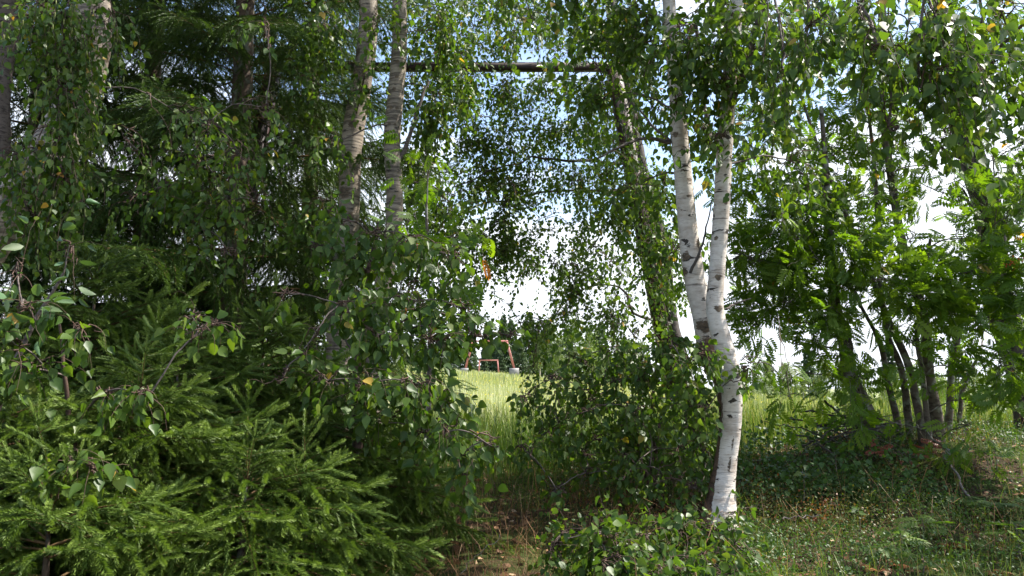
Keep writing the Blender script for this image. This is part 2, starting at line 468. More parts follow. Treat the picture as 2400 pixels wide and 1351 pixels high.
def tpl_rowan(pairs=6):
    Vs, Fs = [], []
    def leaflet(base, ang, ln, roll):
        a = np.array([math.sin(ang), math.cos(ang), -0.18])
        a /= np.linalg.norm(a)
        s = np.cross(a, [0, 0, 1]); s /= np.linalg.norm(s)
        nn = np.cross(s, a)
        b = np.array(base)
        w = ln * 0.17
        pts = [b, b + a * ln * .35 + s * w + nn * .01, b + a * ln * .75 + s * w * .8, b + a * ln - nn * ln * .06,
               b + a * ln * .75 - s * w * .8, b + a * ln * .35 - s * w + nn * .01]
        k = sum(len(v) for v in Vs)
        Vs.append(np.array(pts))
        Fs.append(np.array([[k, k + 1, k + 2, k + 3], [k, k + 3, k + 4, k + 5]]))
    for i in range(pairs):
        y = 0.22 + 0.62 * i / (pairs - 1)
        ln = 0.30 + 0.06 * math.sin(math.pi * i / (pairs - 1))
        z = -0.10 * y * y
        leaflet((0.006, y, z), R(62 - 3 * i), ln, 0)
        leaflet((-0.006, y + .012, z), -R(62 - 3 * i), ln, 0)
    leaflet((0, .88, -.08), 0, 0.30, 0)
    k = sum(len(v) for v in Vs)
    Vs.append(np.array([[-.008, 0, 0], [.008, 0, 0], [.006, .5, -.025], [-.006, .5, -.025], [.003, .9, -.081], [-.003, .9, -.081]]))
    Fs.append(np.array([[k, k + 1, k + 2, k + 3], [k + 3, k + 2, k + 4, k + 5]]))
    return np.vstack(Vs), np.vstack(Fs)
TPL = {'birch': tpl_birch(), 'willow': tpl_willow(), 'rowan': tpl_rowan(), 'simple': tpl_simple()}
LEAF_ME = {}
def leaf_mesh(kind, mat):
    key = (kind, mat.name)
    if key not in LEAF_ME:
        V, Fq = TPL[kind]
        LEAF_ME[key] = make_mesh(kind + ' leaf', V, [Fq], mat)
    return LEAF_ME[key]

def frames(axis, normal):
    a = nrm(axis)
    n = normal - a * np.sum(normal * a, -1, keepdims=True)
    n = nrm(n)
    x = np.cross(a, n)
    return np.stack([x, a, n], -1)            # columns x, y, z

def leaf_cloud(name, kind, mat, P, Rm, S, parent=None, rnd=None, kind_tag='stuff'):
    V, Fq = TPL[kind]
    N = len(P)
    if N == 0: return None
    W = P[:, None, :] + S[:, None, None] * np.einsum('nij,vj->nvi', Rm, V)
    Fall = (Fq[None] + (np.arange(N) * len(V))[:, None, None]).reshape(-1, Fq.shape[1])
    r = rng.random(N) if rnd is None else rnd
    me = make_mesh(name, W.reshape(-1, 3), [Fall], mat, rnd=np.repeat(r, len(Fq)), smooth=(kind != 'rowan'))
    o = obj(name, me, parent)
    if kind_tag: o['kind'] = kind_tag
    return o

# ------------------------------------------------------------------ growing leafy trees
UP = np.array([0, 0, 1.0])
# openings in the foliage (centre and half size as seen from the road, share of twigs missing)
GAPS = [(1155, 905, 44, 68, .95), (1165, 985, 34, 30, .6), (1147, 860, 78, 32, .97), (1235, 158, 190, 14, .62), (1400, 165, 60, 22, .8), (1455, 235, 26, 45, .6), (1325, 500, 28, 60, .55), (1235, 680, 60, 26, .6), (1160, 690, 35, 26, .6),
        (840, 500, 20, 48, .9), (885, 255, 16, 52, .8), (1495, 265, 32, 40, .5), (1515, 355, 28, 34, .85), (1500, 715, 34, 34, .65), (950, 1003, 55, 22, .7), (1300, 115, 80, 20, .4),
        (1840, 800, 55, 40, .8), (1880, 870, 65, 55, .85), (2170, 390, 50, 50, .55), (2170, 500, 50, 40, .55), (2050, 790, 55, 30, .8),
        (2330, 330, 35, 55, .6), (1790, 965, 70, 40, .8), (2320, 975, 90, 25, .85), (330, 520, 60, 30, .7), (320, 610, 60, 40, .7), (240, 110, 22, 60, .7), (28, 260, 30, 70, .6),
        (300, 720, 130, 75, .75), (420, 850, 190, 60, .75), (560, 700, 60, 60, .6), (600, 950, 120, 50, .8)]

class Leafy:
    def __init__(self, name, base, label, cat, group=None, leaf='birch', mat=None, wood=None, limb=None):
        self.o = empty(name, base, label, cat, group)
        self.base = np.array(base, float)
        self.leaf, self.mat = leaf, mat or M_birch
        self.wood, self.limbm = wood or M_bark_twig, limb or M_bark_limb
        self.trunks = []
        self.sub, self.subr, self.tw, self.twr = [], [], [], []
        self.lp, self.lR, self.ls = [], [], []
        self.cat_p = []
        self.wayp = []

    def trunk(self, pts, mat, sides=18, n=60, rough=0.02, name='trunk', attrs=None):
        """pts: rows of x, y, z, radius"""
        q = resample(pts, n)
        P, r = q[:, :3], q[:, 3]
        t = np.linspace(0, 1, n)
        wob = 0.20 * r[:, None] * np.stack([np.sin(23 * t + len(self.trunks)), np.cos(19 * t + 2), 0 * t], -1)
        P = P + wob
        self.trunks.append((P, r))
        V, Fq = tubes(P[None], r[None], sides, rough)
        at_ = attrs(P, r, V.reshape(n, sides, 3)) if attrs else None
        self_o = obj(name, make_mesh(name, V, [Fq], mat, smooth=True, attrs=at_), self.o)
        return self_o

    def limb(self, pts, r0, r1, name='branch', mat=None, n=14, sides=7, jit=None):
        P = resample(pts, n)
        if jit is None: jit = 0.006 * np.linalg.norm(P[-1] - P[0])
        P[1:-1] += rng.standard_normal((n - 2, 3)) * jit
        r = np.linspace(r0, r1, n)
        V, Fq = tubes(P[None], r[None], sides, 0.05)
        obj(name, make_mesh(name, V, [Fq], mat or self.limbm, smooth=True), self.o)
        return P

    def anchor(self, c, rise=0.0, trunk=None):
        """nearest sensible start on a trunk for a limb towards c"""
        best = None
        for k, (P, r) in enumerate(self.trunks):
            if trunk is not None and k != trunk: continue
            d = np.linalg.norm((P - (c - np.array([0, 0, rise]))) * np.array([1, 1, 0.9]), axis=1)
            d[:3] += 0.5
            i = int(np.argmin(d))
            if best is None or d[i] < best[0]: best = (d[i], P[i], r[i])
        a, r, dbest = best[1], best[2], best[0]
        if self.wayp and trunk is None:
            W = np.vstack([w for w, _ in self.wayp]); rr = np.concatenate([q for _, q in self.wayp])
            dd = np.linalg.norm(W - (c - UP * 0.05), axis=1)
            dd = np.where(dd < 0.12, 9, dd)
            i = int(np.argmin(dd))
            if dd[i] < 0.75 * dbest: a, r = W[i], rr[i] / 0.6
        return a, r

    def clump(self, px, py, rx, ry, depth, n_tw, rz=None, L=0.35, droop=0.35, ls=0.05, gap=0.03, start=None, rise=None,
              n_sub=7, face=0.35, hang=0.6, catkin=0, world=None, out=0.35, limb_r=None, trunk=None):
        if world is None:
            c = at(px, py, depth)
            k = depth / F_PX
            rad = np.array([rx * k, rz if rz else 0.6 * (rx + ry) * k, ry * k])
        else:
            c = np.array(world, float); rad = np.array([rx, rz or rx, ry], float)
        if start is not None:
            a, ar = np.array(start, float), 0.02
        else:
            a, ar = self.anchor(c, rise if rise is not None else 0.35 * abs(np.linalg.norm((c - self.base)[:2])) * 0.6, trunk)
        dist = np.linalg.norm(c - a)
        r0 = limb_r or max(0.0035, min(0.6 * ar, 0.004 + 0.006 * dist))
        far = c + (c - a) / max(dist, .1) * 0.5 * rad.min()
        mid = (a + c) / 2 + UP * 0.12 * dist + rng.standard_normal(3) * 0.06 * dist
        P = self.limb([a, mid, c, far], r0, 0.0025, jit=0.006 * min(dist, 1.5), sides=6)
        self.wayp.append((P[4:12], np.linspace(r0, 0.0025, 14)[4:12]))
        # sub branches from the outer half of the limb
        K = 6
        q = rng.standard_normal((n_sub, 3)); q = nrm(q) * rng.random((n_sub, 1)) ** (1 / 2.2)
        e = c + q * rad
        s = P[rng.integers(5, 14, n_sub)]
        t = np.linspace(0, 1, K)[None, :, None]
        S = s[:, None] * (1 - t) + e[:, None] * t
        S = S + (UP * 0.10 * np.linalg.norm(e - s, axis=1)[:, None])[:, None] * (4 * t * (1 - t)) + rng.standard_normal(S.shape) * 0.01
        self.sub.append(S); self.subr.append(np.linspace(0.0045, 0.0018, K)[None] * np.ones((n_sub, 1)))
        # twigs
        i = rng.integers(0, n_sub, n_tw); f = rng.random(n_tw) * (K - 1.001) * 0.8 + 0.2 * (K - 1.001)
        j = f.astype(int); w = (f - j)[:, None]
        p = S[i, j] * (1 - w) + S[i, j + 1] * w
        d = nrm(0.7 * nrm(S[i, j + 1] - S[i, j]) + out * nrm(p - a) + 0.75 * rng.standard_normal((n_tw, 3)))
        KT = 7
        ln = L * (0.55 + 0.8 * rng.random(n_tw))
        T = np.zeros((n_tw, KT, 3)); T[:, 0] = p
        for k in range(1, KT):
            d = nrm(d + np.array([0, 0, -1.0]) * droop * (0.5 + 0.25 * k) * 0.6 + 0.16 * rng.standard_normal((n_tw, 3)))
            T[:, k] = T[:, k - 1] + d * (ln / (KT - 1))[:, None]
        gx, gy, _ = to_px(T)
        drop = np.zeros(n_tw, bool)
        for (qx, qy, hx, hy, pr_) in GAPS:
            inside = (((gx - qx) / hx) ** 2 + ((gy - qy) / hy) ** 2 < 1).sum(1) >= 2
            drop |= inside & (rng.random(n_tw) < pr_)
        T = T[~drop]; ln = ln[~drop]; n_tw = len(T)
        if n_tw == 0: return P
        self.tw.append(T); self.twr.append(np.linspace(0.0016, 0.0007, KT)[None] * np.ones((n_tw, 1)))
        # leaves
        m = np.maximum((ln / gap).astype(int), 3)
        idx = np.repeat(np.arange(n_tw), m)
        seq = np.concatenate([np.arange(v) for v in m])
        f = (0.15 + 0.85 * (seq + 0.5 * rng.random(len(seq)) + .3) / m[idx]); f = np.clip(f, 0, 0.999) * (KT - 1)
        j = f.astype(int); w = (f - j)[:, None]
        lp = T[idx, j] * (1 - w) + T[idx, j + 1] * w
        td = nrm(T[idx, j + 1] - T[idx, j])
        side = nrm(np.cross(td, rng.standard_normal(td.shape)))
        N = len(lp)
        size = ls * (0.45 + 0.80 * rng.random(N) ** .8)
        axis = nrm(0.35 * td + 0.55 * side + np.array([0, 0, -1.0]) * hang * (0.4 + 0.8 * rng.random((N, 1))) + 0.2 * rng.standard_normal((N, 3)))
        nor = np.array([0, -face, 0.55]) + 0.55 * rng.standard_normal((N, 3))
        lp = lp + side * 0.012 + axis * 0.008
        keep = rng.random(N) < 0.93
        self.lp.append(lp[keep]); FR = frames(axis, nor)
        FR[:, :, 0] *= rng.uniform(.72, 1.12, N)[:, None]; FR[:, :, 2] *= rng.uniform(-.3, 2.8, N)[:, None]
        self.lR.append(FR[keep]); self.ls.append(size[keep])
        if catkin:
            q = rng.integers(0, n_tw, int(n_tw * catkin))
            self.cat_p.append(T[q, rng.integers(2, KT, len(q))])
        return P

    def finish(self, parts=300, twig_name='twigs'):
        o = self.o
        Vs, Fs, off = [], [], 0
        for arr, rr in zip(self.sub + self.tw, self.subr + self.twr):
            V, Fq = tubes(arr, rr, 3)
            Vs.append(V); Fs.append(Fq + off); off += len(V)
        if Vs:
            t = obj(twig_name, make_mesh(twig_name, np.vstack(Vs), [np.vstack(Fs)], self.wood, smooth=True), o); t['kind'] = 'stuff'
        P = np.vstack(self.lp); Rm = np.concatenate(self.lR); S = np.concatenate(self.ls)
        x, y, f = to_px(P)
        inside = (x > -20) & (x < 2420) & (y > -20) & (y < 1370)
        show = S / f * inside
        pick = np.zeros(len(P), bool)
        if parts:
            order = np.argsort(-show)[:parts]
            order = order[show[order] > 0]
            pick[order] = True
            me = leaf_mesh(self.leaf, self.mat)
            base = np.array(o.location)
            for k in np.nonzero(pick)[0]:
                M = np.eye(4); M[:3, :3] = Rm[k] * S[k]; M[:3, 3] = P[k] - base
                lo = bpy.data.objects.new('leaf', me)
                col.objects.link(lo)
                lo.parent = o
                lo.matrix_basis = Matrix(M.tolist())
        leaf_cloud('foliage', self.leaf, self.mat, P[~pick], Rm[~pick], S[~pick], o)
        if self.cat_p:
            C = np.vstack(self.cat_p)
            N = len(C)
            hang = np.array([0, 0, -1.0]) + 0.12 * rng.standard_normal((N, 3))
            ln = 0.022 + 0.012 * rng.random(N)
            t = np.linspace(0, 1, 5)[None, :, None]
            T = C[:, None] + nrm(hang)[:, None] * ln[:, None, None] * t
            V, Fq = tubes(T, np.array([0.0012, .0032, .0034, .003, .001])[None] * np.ones((N, 1)), 5)
            c = obj('catkins', make_mesh('catkins', V, [Fq], M_catkin, rnd=np.repeat(rng.random(N), 20), smooth=True), o); c['kind'] = 'stuff'

def fill(T, x0, x1, y0, y1, step, depth, n, **kw):
    """even out a crown: many small clumps on a jittered grid, left thin where the crown has openings"""
    for yy in np.arange(y0, y1, step):
        for xx in np.arange(x0, x1, step):
            q, w = xx + rng.normal(0, step * .3), yy + rng.normal(0, step * .3)
            k = 1.0
            for (qx, qy, hx, hy, pr_) in GAPS:
                if ((q - qx) / (hx * 1.2)) ** 2 + ((w - qy) / (hy * 1.2)) ** 2 < 1: k = min(k, 1 - pr_)
            m = int(n * k * rng.uniform(.5, 1.4))
            if m >= 3: T.clump(q, w, step * .6, step * .55, depth + rng.normal(0, .35), m, **kw)

def path(rows, depth=None):
    """rows (px, py, width_px[, depth]) -> x, y, z, radius"""
    outp = []
    for r in rows:
        d = r[3] if len(r) > 3 else depth
        p = at(r[0], r[1], d)
        dist = np.linalg.norm(p - CAM)
        outp.append([*p, 0.5 * r[2] * dist / F_PX])
    return np.array(outp)

def gpoint(px, depth):
    x = (px - 1200) / F_PX * depth / CP
    return np.array([x, depth, float(ground_z(x, depth))])

# ------------------------------------------------------------------ steel portal frames in a row across the meadow
def box_bar(a, b, w, d, ref=(0, 1, 0)):
    """square bar with bevelled edges from a to b"""
    a, b = np.array(a, float), np.array(b, float)
    t = (b - a) / np.linalg.norm(b - a)
    y = np.array(ref, float); y = y - t * (t @ y); y /= np.linalg.norm(y)
    x = np.cross(y, t)
    c = 0.18
    prof = [(-.5 + c, -.5), (.5 - c, -.5), (.5, -.5 + c), (.5, .5 - c), (.5 - c, .5), (-.5 + c, .5), (-.5, .5 - c), (-.5, -.5 + c)]
    V = [p + x * u * w + y * v * d for p in (a, b) for u, v in prof]
    Fq = np.array([[i, (i + 1) % 8, 8 + (i + 1) % 8, 8 + i] for i in range(8)])
    caps = np.array([list(range(7, -1, -1)), list(range(8, 16))])
    return np.array(V), [Fq, caps]

def portal(name, y, xl, xr, top_l, top_r, ztop, zl, zr, wleg, wbeam, mat, label, blocks=True):
    o = empty(name, ((xl + xr) / 2, y, min(zl, zr)), label, 'steel frame', 'portal frames in a row across the meadow')
    def part(n, a, b, w, d, m=mat):
        V, F_ = box_bar(a, b, w, d)
        return obj(n, make_mesh(n, V, F_, m), o)
    lift = 0.552 if blocks else 0
    part('leg', (xl, y, zl + lift), (top_l, y, ztop - wbeam / 2 - .002), wleg, wleg)
    part('leg', (xr, y, zr + lift), (top_r, y, ztop - wbeam / 2 - .002), wleg, wleg)
    part('crossbeam', (top_l - wleg * .6, y, ztop), (top_r + wleg * .6, y, ztop), wbeam, wbeam * 1.2)
    part('brace', (top_r - 0.55, y, ztop - wbeam / 2 - .002), (top_r + 0.14, y, ztop - 0.62), wleg * .5, wleg * .4) if blocks is None else None
    if blocks:
        for x, z in ((xl, zl), (xr, zr)):
            V, F_ = box_bar((x - 0.5, y, z + .10), (x + 0.5, y, z + .10), 0.9, 0.9, (0, 1, 0))
            obj('concrete_footing', make_mesh('concrete_footing', V, F_, M_concrete), o)
pL, pR = at(640, 158, 8.2), at(1438, 158, 8.2)
gR = at(1600, 880, 8.2); gL = at(470, 880, 8.2)
portal('portal_frame', 8.2, gL[0], gR[0], pL[0], pR[0], pL[2], float(ground_z(gL[0], 8.2)) - .05, float(ground_z(gR[0], 8.2)) - .05, 0.15, 0.085, M_steel_shaded,
       'large dark rusty portal frame overgrown by leaves, its beam high across the gap', blocks=False)
y2 = 84.0
a, b = at(1091, 876, y2), at(1205, 876, y2)
t2 = at(1108, 800, y2), at(1188, 800, y2)
portal('portal_frame', y2, a[0], b[0], t2[0][0], t2[1][0], t2[0][2], a[2], b[2], 0.22, 0.16, M_steel_red,
       'faded red portal frame with legs on concrete blocks in the meadow', blocks=True)
y3 = 150.0
a, b = at(1121, 884, y3), at(1170, 884, y3)
t3 = at(1124, 845, y3), at(1166, 845, y3)
portal('portal_frame', y3, a[0], b[0], t3[0][0], t3[1][0], t3[0][2], a[2] - .3, b[2] - .3, 0.26, 0.2, M_steel_red,
       'farthest and smallest red portal frame, seen between the legs of the nearer one', blocks=False)

# ------------------------------------------------------------------ foreground twin-stemmed white birch
def bark_attrs(scars, brown_z=None, all_brown=None):
    def fn(P, r, V):
        n, s = V.shape[:2]
        sc = np.zeros((n, s))
        for (z, xside, h, w) in scars:                       # height, side (-1..1), half height, angular half width
            rel = (V[..., 0] - P[:, None, 0]) / np.maximum(r[:, None], 1e-4)
            front = np.where(V[..., 1] < P[:, None, 1] + 0.3 * r[:, None], 1, 0.0)
            dz = (V[..., 2] - z - 0.03 * np.abs(rel - xside)) / h
            sc = np.maximum(sc, np.exp(-dz ** 2) * np.exp(-((rel - xside) / w) ** 2) * front)
        br = np.zeros((n, s))
        if brown_z is not None:
            rel = (V[..., 0] - P[:, None, 0]) / np.maximum(r[:, None], 1e-4)
            z = V[..., 2]
            z0, z1 = brown_z
            lower = 1 - np.clip((z - z0) / (z1 - z0), 0, 1)
            edge = -1.0 + 0.45 * lower
            br = np.clip((edge - rel) / 0.3 + 0.5, 0, 1) * (lower > 0.02)
            br = np.maximum(br, np.clip(1.1 - (z - z0) / 0.09, 0, 1))
            if all_brown is not None:
                br = np.maximum(br, np.clip(.5 + (all_brown - z) / 0.10, 0, 1))
        return {'scar': sc.ravel(), 'brown': br.ravel()}
    return fn

dA = 4.6
bA = gpoint(1690, dA)
A = Leafy('silver_birch', bA, 'twin-stemmed silver birch with bright white bark, curved at its base', 'tree')
rowsR = [(1668, 1230, 112), (1676, 1205, 76), (1690, 1150, 58), (1707, 1080, 49), (1716, 1000, 46), (1711, 900, 45), (1694, 820, 43), (1678, 730, 40),
         (1684, 640, 36), (1690, 500, 36), (1695, 350, 35), (1709, 200, 32), (1724, 60, 30), (1732, -60, 28), (1738, -350, 24), (1735, -900, 17), (1745, -1700, 8)]
pr = path(rowsR, dA)
pr[0, 2] = bA[2] - 0.06
zz = lambda py, d=dA: float(at(1690, py, d)[2])
A.trunk(pr, M_bark_white, sides=40, n=260, rough=0.012,
        attrs=bark_attrs([(zz(655), 0.0, .022, .5), (zz(728), 0.1, .02, .6), (zz(440), .9, .02, .4), (zz(610), -.1, .008, .5), (zz(350), -.9, .02, .5), (zz(560), -.6, .01, .5),
                          (zz(950), .8, .01, .4), (zz(1010), .9, .008, .5), (zz(1090), 0.1, .05, .16), (zz(1040), .1, .05, .12), (zz(480), .3, .008, .6)], (bA[2], zz(930))))
rowsL = [(1664, 1215, 60), (1686, 1120, 46), (1712, 1000, 42), (1700, 900, 42), (1660, 830, 48), (1644, 740, 50), (1630, 650, 48), (1614, 520, 43), (1600, 420, 40), (1590, 320, 38),
         (1586, 200, 33), (1574, 80, 29), (1564, -60, 26), (1550, -350, 22), (1530, -900, 14), (1520, -1500, 7)]
pl = path(rowsL, 4.78)
pl[0, 2] = bA[2] - 0.06
A.trunk(pl, M_bark_white, sides=32, n=220, rough=0.012,
        attrs=bark_attrs([(zz(770, 4.78), -.3, .05, .8), (zz(810, 4.78), 0, .05, .8), (zz(605, 4.78), -.7, .03, .4), (zz(575, 4.78), .7, .05, .25), (zz(425, 4.78), .5, .012, .7),
                          (zz(465, 4.78), .2, .010, .6), (zz(408, 4.78), -.2, .006, .6), (zz(320, 4.78), -.6, .02, .4), (zz(640, 4.78), -.9, .03, .3), (zz(740, 4.78), .6, .02, .5)], (bA[2], zz(1010, 4.78)), zz(800, 4.78)))
def limb_px(T, rows, r0, r1, **k):
    return T.limb(at(np.array([r[0] for r in rows]), np.array([r[1] for r in rows]), np.array([r[2] for r in rows])), r0, r1, **k)
limb_px(A, [(1572, 335, 4.78), (1540, 327, 4.75), (1505, 326, 4.7), (1450, 345, 4.6), (1400, 372, 4.55)], .014, .005)
limb_px(A, [(1570, 330, 4.78), (1530, 295, 4.85), (1490, 250, 5.0), (1455, 215, 5.1)], .010, .004)
limb_px(A, [(1618, 640, 4.68), (1640, 590, 4.62), (1655, 540, 4.6), (1668, 470, 4.6)], .010, .003, mat=M_bark_dark)
limb_px(A, [(1665, 345, 4.9), (1655, 260, 4.95), (1642, 170, 5.0), (1630, 60, 5.0)], .020, .012)
limb_px(A, [(1702, 725, 4.6), (1725, 712, 4.65), (1760, 700, 4.75)], .008, .003)
for c in [(1500, 100, 110, 110, 5.0, 60), (1420, 250, 100, 100, 5.2, 55), (1500, 430, 90, 110, 5.5, 50), (1390, 90, 110, 110, 5.3, 60),
          (1650, 110, 90, 100, 4.5, 60), (1650, 300, 45, 90, 5.0, 22), (1780, 110, 90, 110, 4.4, 60), (1800, 290, 70, 90, 5.0, 35), (1530, 250, 60, 70, 5.2, 20), (1580, 590, 30, 70, 5.3, 20),
          (1600, 60, 60, 80, 4.2, 22), (1700, 190, 45, 70, 4.3, 16), (1720, 60, 50, 60, 4.2, 18), (1590, 235, 30, 40, 4.5, 8), (1690, 320, 35, 30, 4.4, 7), (1860, 380, 60, 60, 4.8, 16), (1500, 30, 80, 60, 4.8, 28), (1420, 150, 60, 60, 5.2, 22)]:
    A.clump(*c, L=0.34, ls=0.05, droop=0.5)
# spray hanging close in at the upper right
topA = A.trunks[0][0][-90]
limbH = A.limb([topA, at(1900, -260, 3.9), at(2100, -150, 3.2), at(2300, -60, 3.0)], .02, .006)
for c in [(1900, 50, 100, 80, 3.3, 34), (2050, 80, 110, 90, 3.0, 40), (2200, 60, 110, 90, 3.0, 44), (2150, 190, 80, 80, 3.0, 28), (2290, 170, 70, 90, 3.1, 24), (1840, 150, 60, 80, 3.6, 20),
          (2350, 40, 70, 70, 3.2, 22), (2090, 280, 50, 50, 3.1, 12), (2230, 290, 50, 50, 3.1, 10)]:
    i = int(np.clip((c[0] - 1750) / 45, 3, 13))
    A.clump(*c, L=0.30, ls=0.046, droop=0.6, start=limbH[i], catkin=0.5)
# crown above the picture
for _ in range(26):
    th = rng.random() * 2 * np.pi; rr = 0.4 + 1.7 * rng.random(); h = 4.0 + 4.2 * rng.random()
    rr *= 1.0 - 0.07 * (h - 4)
    A.clump(0, 0, .55, .5, 0, 46, world=(1.05 + rr * math.cos(th), 4.9 + rr * math.sin(th), h), L=0.42, ls=0.06, gap=.035, droop=.5)
A.finish(300)

# ------------------------------------------------------------------ the pair of birches left of the gap
B1 = Leafy('silver_birch', gpoint(785, 6.9), 'thick cream-barked birch, left of the close pair behind the leaves', 'tree', 'pair of birches behind the leaves')
B1.trunk(path([(783, 1060, 66), (788, 930, 58), (795, 780, 52), (802, 640, 50), (812, 530, 47), (822, 400, 48), (838, 270, 48), (850, 150, 44), (862, 40, 40), (870, -60, 38), (885, -350, 33), (900, -800, 24), (905, -1400, 10)], 6.9),
         M_bark_cream, sides=28, n=170, rough=0.014, attrs=bark_attrs([(zz(300, 6.9), .1, .05, .6), (zz(460, 6.9), -.3, .06, .7), (zz(515, 6.9), .2, .05, .5), (zz(130, 6.9), -.9, .05, .6)]))
B2 = Leafy('silver_birch', gpoint(872, 6.5), 'slimmer banded birch trunk, right of the close pair', 'tree', 'pair of birches behind the leaves')
B2.trunk(path([(866, 1050, 46), (874, 900, 42), (884, 780, 40), (905, 640, 39), (918, 540, 38), (925, 420, 38), (922, 320, 38), (928, 180, 36), (936, 60, 32), (941, -60, 30), (950, -350, 25), (955, -800, 18), (955, -1300, 8)], 6.5),
         M_bark_cream, sides=28, n=170, rough=0.014,
         attrs=bark_attrs([(zz(150, 6.5), 0, .012, .9), (zz(185, 6.5), .1, .012, .9), (zz(215, 6.5), -.1, .010, .8), (zz(260, 6.5), .2, .014, .8), (zz(300, 6.5), .1, .012, .9), (zz(340, 6.5), -.2, .02, .9), (zz(375, 6.5), .2, .03, .9), (zz(480, 6.5), .3, .012, .8), (zz(120, 6.5), -.3, .012, .6)]))
limb_px(B2, [(934, 375, 6.5), (952, 345, 6.5), (968, 300, 6.5), (985, 240, 6.5), (1005, 190, 6.55)], .022, .012)
limb_px(B2, [(925, 300, 6.5), (880, 295, 6.4), (800, 330, 6.3), (760, 350, 6.2)], .008, .004)
for c in [(770, 60, 70, 80, 6.6, 44), (720, 190, 40, 60, 6.6, 8), (780, 330, 40, 50, 6.2, 10), (840, 190, 25, 60, 6.3, 10), (880, 60, 40, 60, 6.2, 16), (760, 480, 50, 60, 6.3, 20)]:
    B1.clump(*c, L=0.42, ls=0.055, droop=0.6)
for c in [(1020, 70, 80, 80, 6.6, 55), (1010, 210, 60, 60, 6.8, 35), (1000, 300, 60, 50, 7.0, 30), (1080, 130, 70, 70, 7.0, 45), (990, 430, 60, 50, 6.9, 26), (1060, 500, 70, 50, 7.0, 30)]:
    B2.clump(*c, L=0.42, ls=0.055, droop=0.6)
for T, cx in ((B1, -1.15), (B2, -0.85)):
    for _ in range(11):
        th = rng.random() * 2 * np.pi; rr = 0.4 + 1.6 * rng.random(); h = 6.3 + 2.8 * rng.random()
        T.clump(0, 0, .6, .5, 0, 40, world=(cx + rr * math.cos(th), 6.7 + rr * math.sin(th), h), L=0.45, ls=0.065, gap=.04, droop=.5)
B1.finish(200); B2.finish(200)

# ------------------------------------------------------------------ dark drooping birch behind the gap
I = Leafy('silver_birch', gpoint(1545, 9.0), 'dark drooping birch behind the gap whose small leaves stand against the sky', 'tree')
I.trunk(path([(1610, 1000, 42), (1592, 850, 40), (1572, 740, 38), (1548, 600, 36), (1518, 450, 33), (1484, 300, 30), (1455, 150, 27), (1432, 0, 24), (1400, -300, 18), (1380, -800, 8)], 9.0), M_bark_dark, sides=16, n=90, rough=.03)
limb_px(I, [(1575, 760, 8.9), (1490, 735, 8.6), (1465, 690, 8.4), (1445, 668, 8.3), (1390, 672, 8.2), (1340, 690, 8.1)], .018, .006, mat=M_bark_dark)
limb_px(I, [(1340, 690, 8.1), (1300, 740, 8.0), (1265, 800, 8.0)], .006, .002, mat=M_bark_dark)
limb_px(I, [(1502, 380, 9.0), (1350, 380, 8.6), (1230, 375, 8.2), (1060, 440, 8.0)], .020, .006, mat=M_bark_dark)
limb_px(I, [(1520, 440, 9.0), (1300, 450, 8.6), (1130, 480, 8.4), (1000, 545, 8.2)], .018, .005, mat=M_bark_dark)
for c in [(1490, 190, 50, 70, 7.9, 60), (1500, 320, 50, 70, 7.9, 60), (1515, 440, 55, 70, 7.9, 60), (1530, 560, 50, 60, 7.9, 55), (1545, 670, 50, 60, 7.9, 50), (1470, 480, 60, 60, 8.2, 45),
          (1380, 200, 80, 70, 8.4, 55), (1280, 190, 80, 60, 8.4, 50), (1180, 200, 80, 70, 8.2, 50), (1090, 230, 70, 70, 8.0, 45),
          (1250, 60, 100, 60, 8.6, 50), (1130, 60, 80, 60, 8.4, 45), (1380, 60, 80, 60, 8.8, 50),
          (1100, 340, 80, 60, 8.2, 45), (1200, 310, 80, 60, 8.4, 50), (1310, 310, 80, 60, 8.6, 50), (1400, 330, 60, 60, 8.6, 40),
          (1130, 430, 90, 50, 8.2, 50), (1250, 410, 80, 50, 8.4, 40), (1400, 440, 60, 60, 8.6, 35), (1020, 480, 60, 50, 8.2, 30), (1170, 510, 90, 40, 8.2, 40),
          (1090, 570, 80, 40, 8.2, 35), (1210, 580, 60, 45, 8.2, 34), (1240, 640, 40, 35, 8.0, 18), (1400, 560, 50, 50, 8.3, 24), (1330, 620, 50, 40, 8.1, 14), (1390, 650, 50, 40, 8.2, 20),
          (1150, 650, 40, 40, 8.2, 14), (1330, 730, 50, 40, 8.0, 16), (1270, 770, 30, 60, 7.8, 16), (1250, 850, 22, 70, 7.8, 18), (1230, 930, 18, 50, 7.6, 10), (1420, 740, 50, 40, 8.0, 16), (1480, 780, 60, 50, 7.8, 26),
          (1350, 690, 40, 30, 8.0, 10), (1290, 540, 30, 40, 8.4, 6), (960, 600, 60, 50, 8.2, 26), (870, 580, 40, 60, 8.4, 12),
          (1300, 450, 70, 40, 8.6, 20), (1440, 250, 50, 60, 8.4, 24), (1330, 120, 120, 40, 8.6, 30), (1040, 150, 60, 60, 8.2, 26), (1160, 120, 80, 40, 8.4, 26), (1240, 490, 50, 40, 8.3, 20), (1450, 380, 50, 60, 8.5, 26), (1360, 520, 30, 50, 8.4, 10), (1460, 620, 40, 40, 8.2, 16)]:
    I.clump(*c[:5], int(c[5] * 1.05), L=0.32, ls=0.044, droop=0.4, gap=0.034, n_sub=8, out=.2)
fill(I, 960, 1470, -30, 440, 60, 8.4, 24, L=0.30, ls=0.044, droop=0.35, gap=0.034, n_sub=5, out=.1)
fill(I, 1010, 1560, 440, 770, 60, 8.3, 24, L=0.28, ls=0.044, droop=0.4, gap=0.034, n_sub=5, out=.1)
I.finish(300)

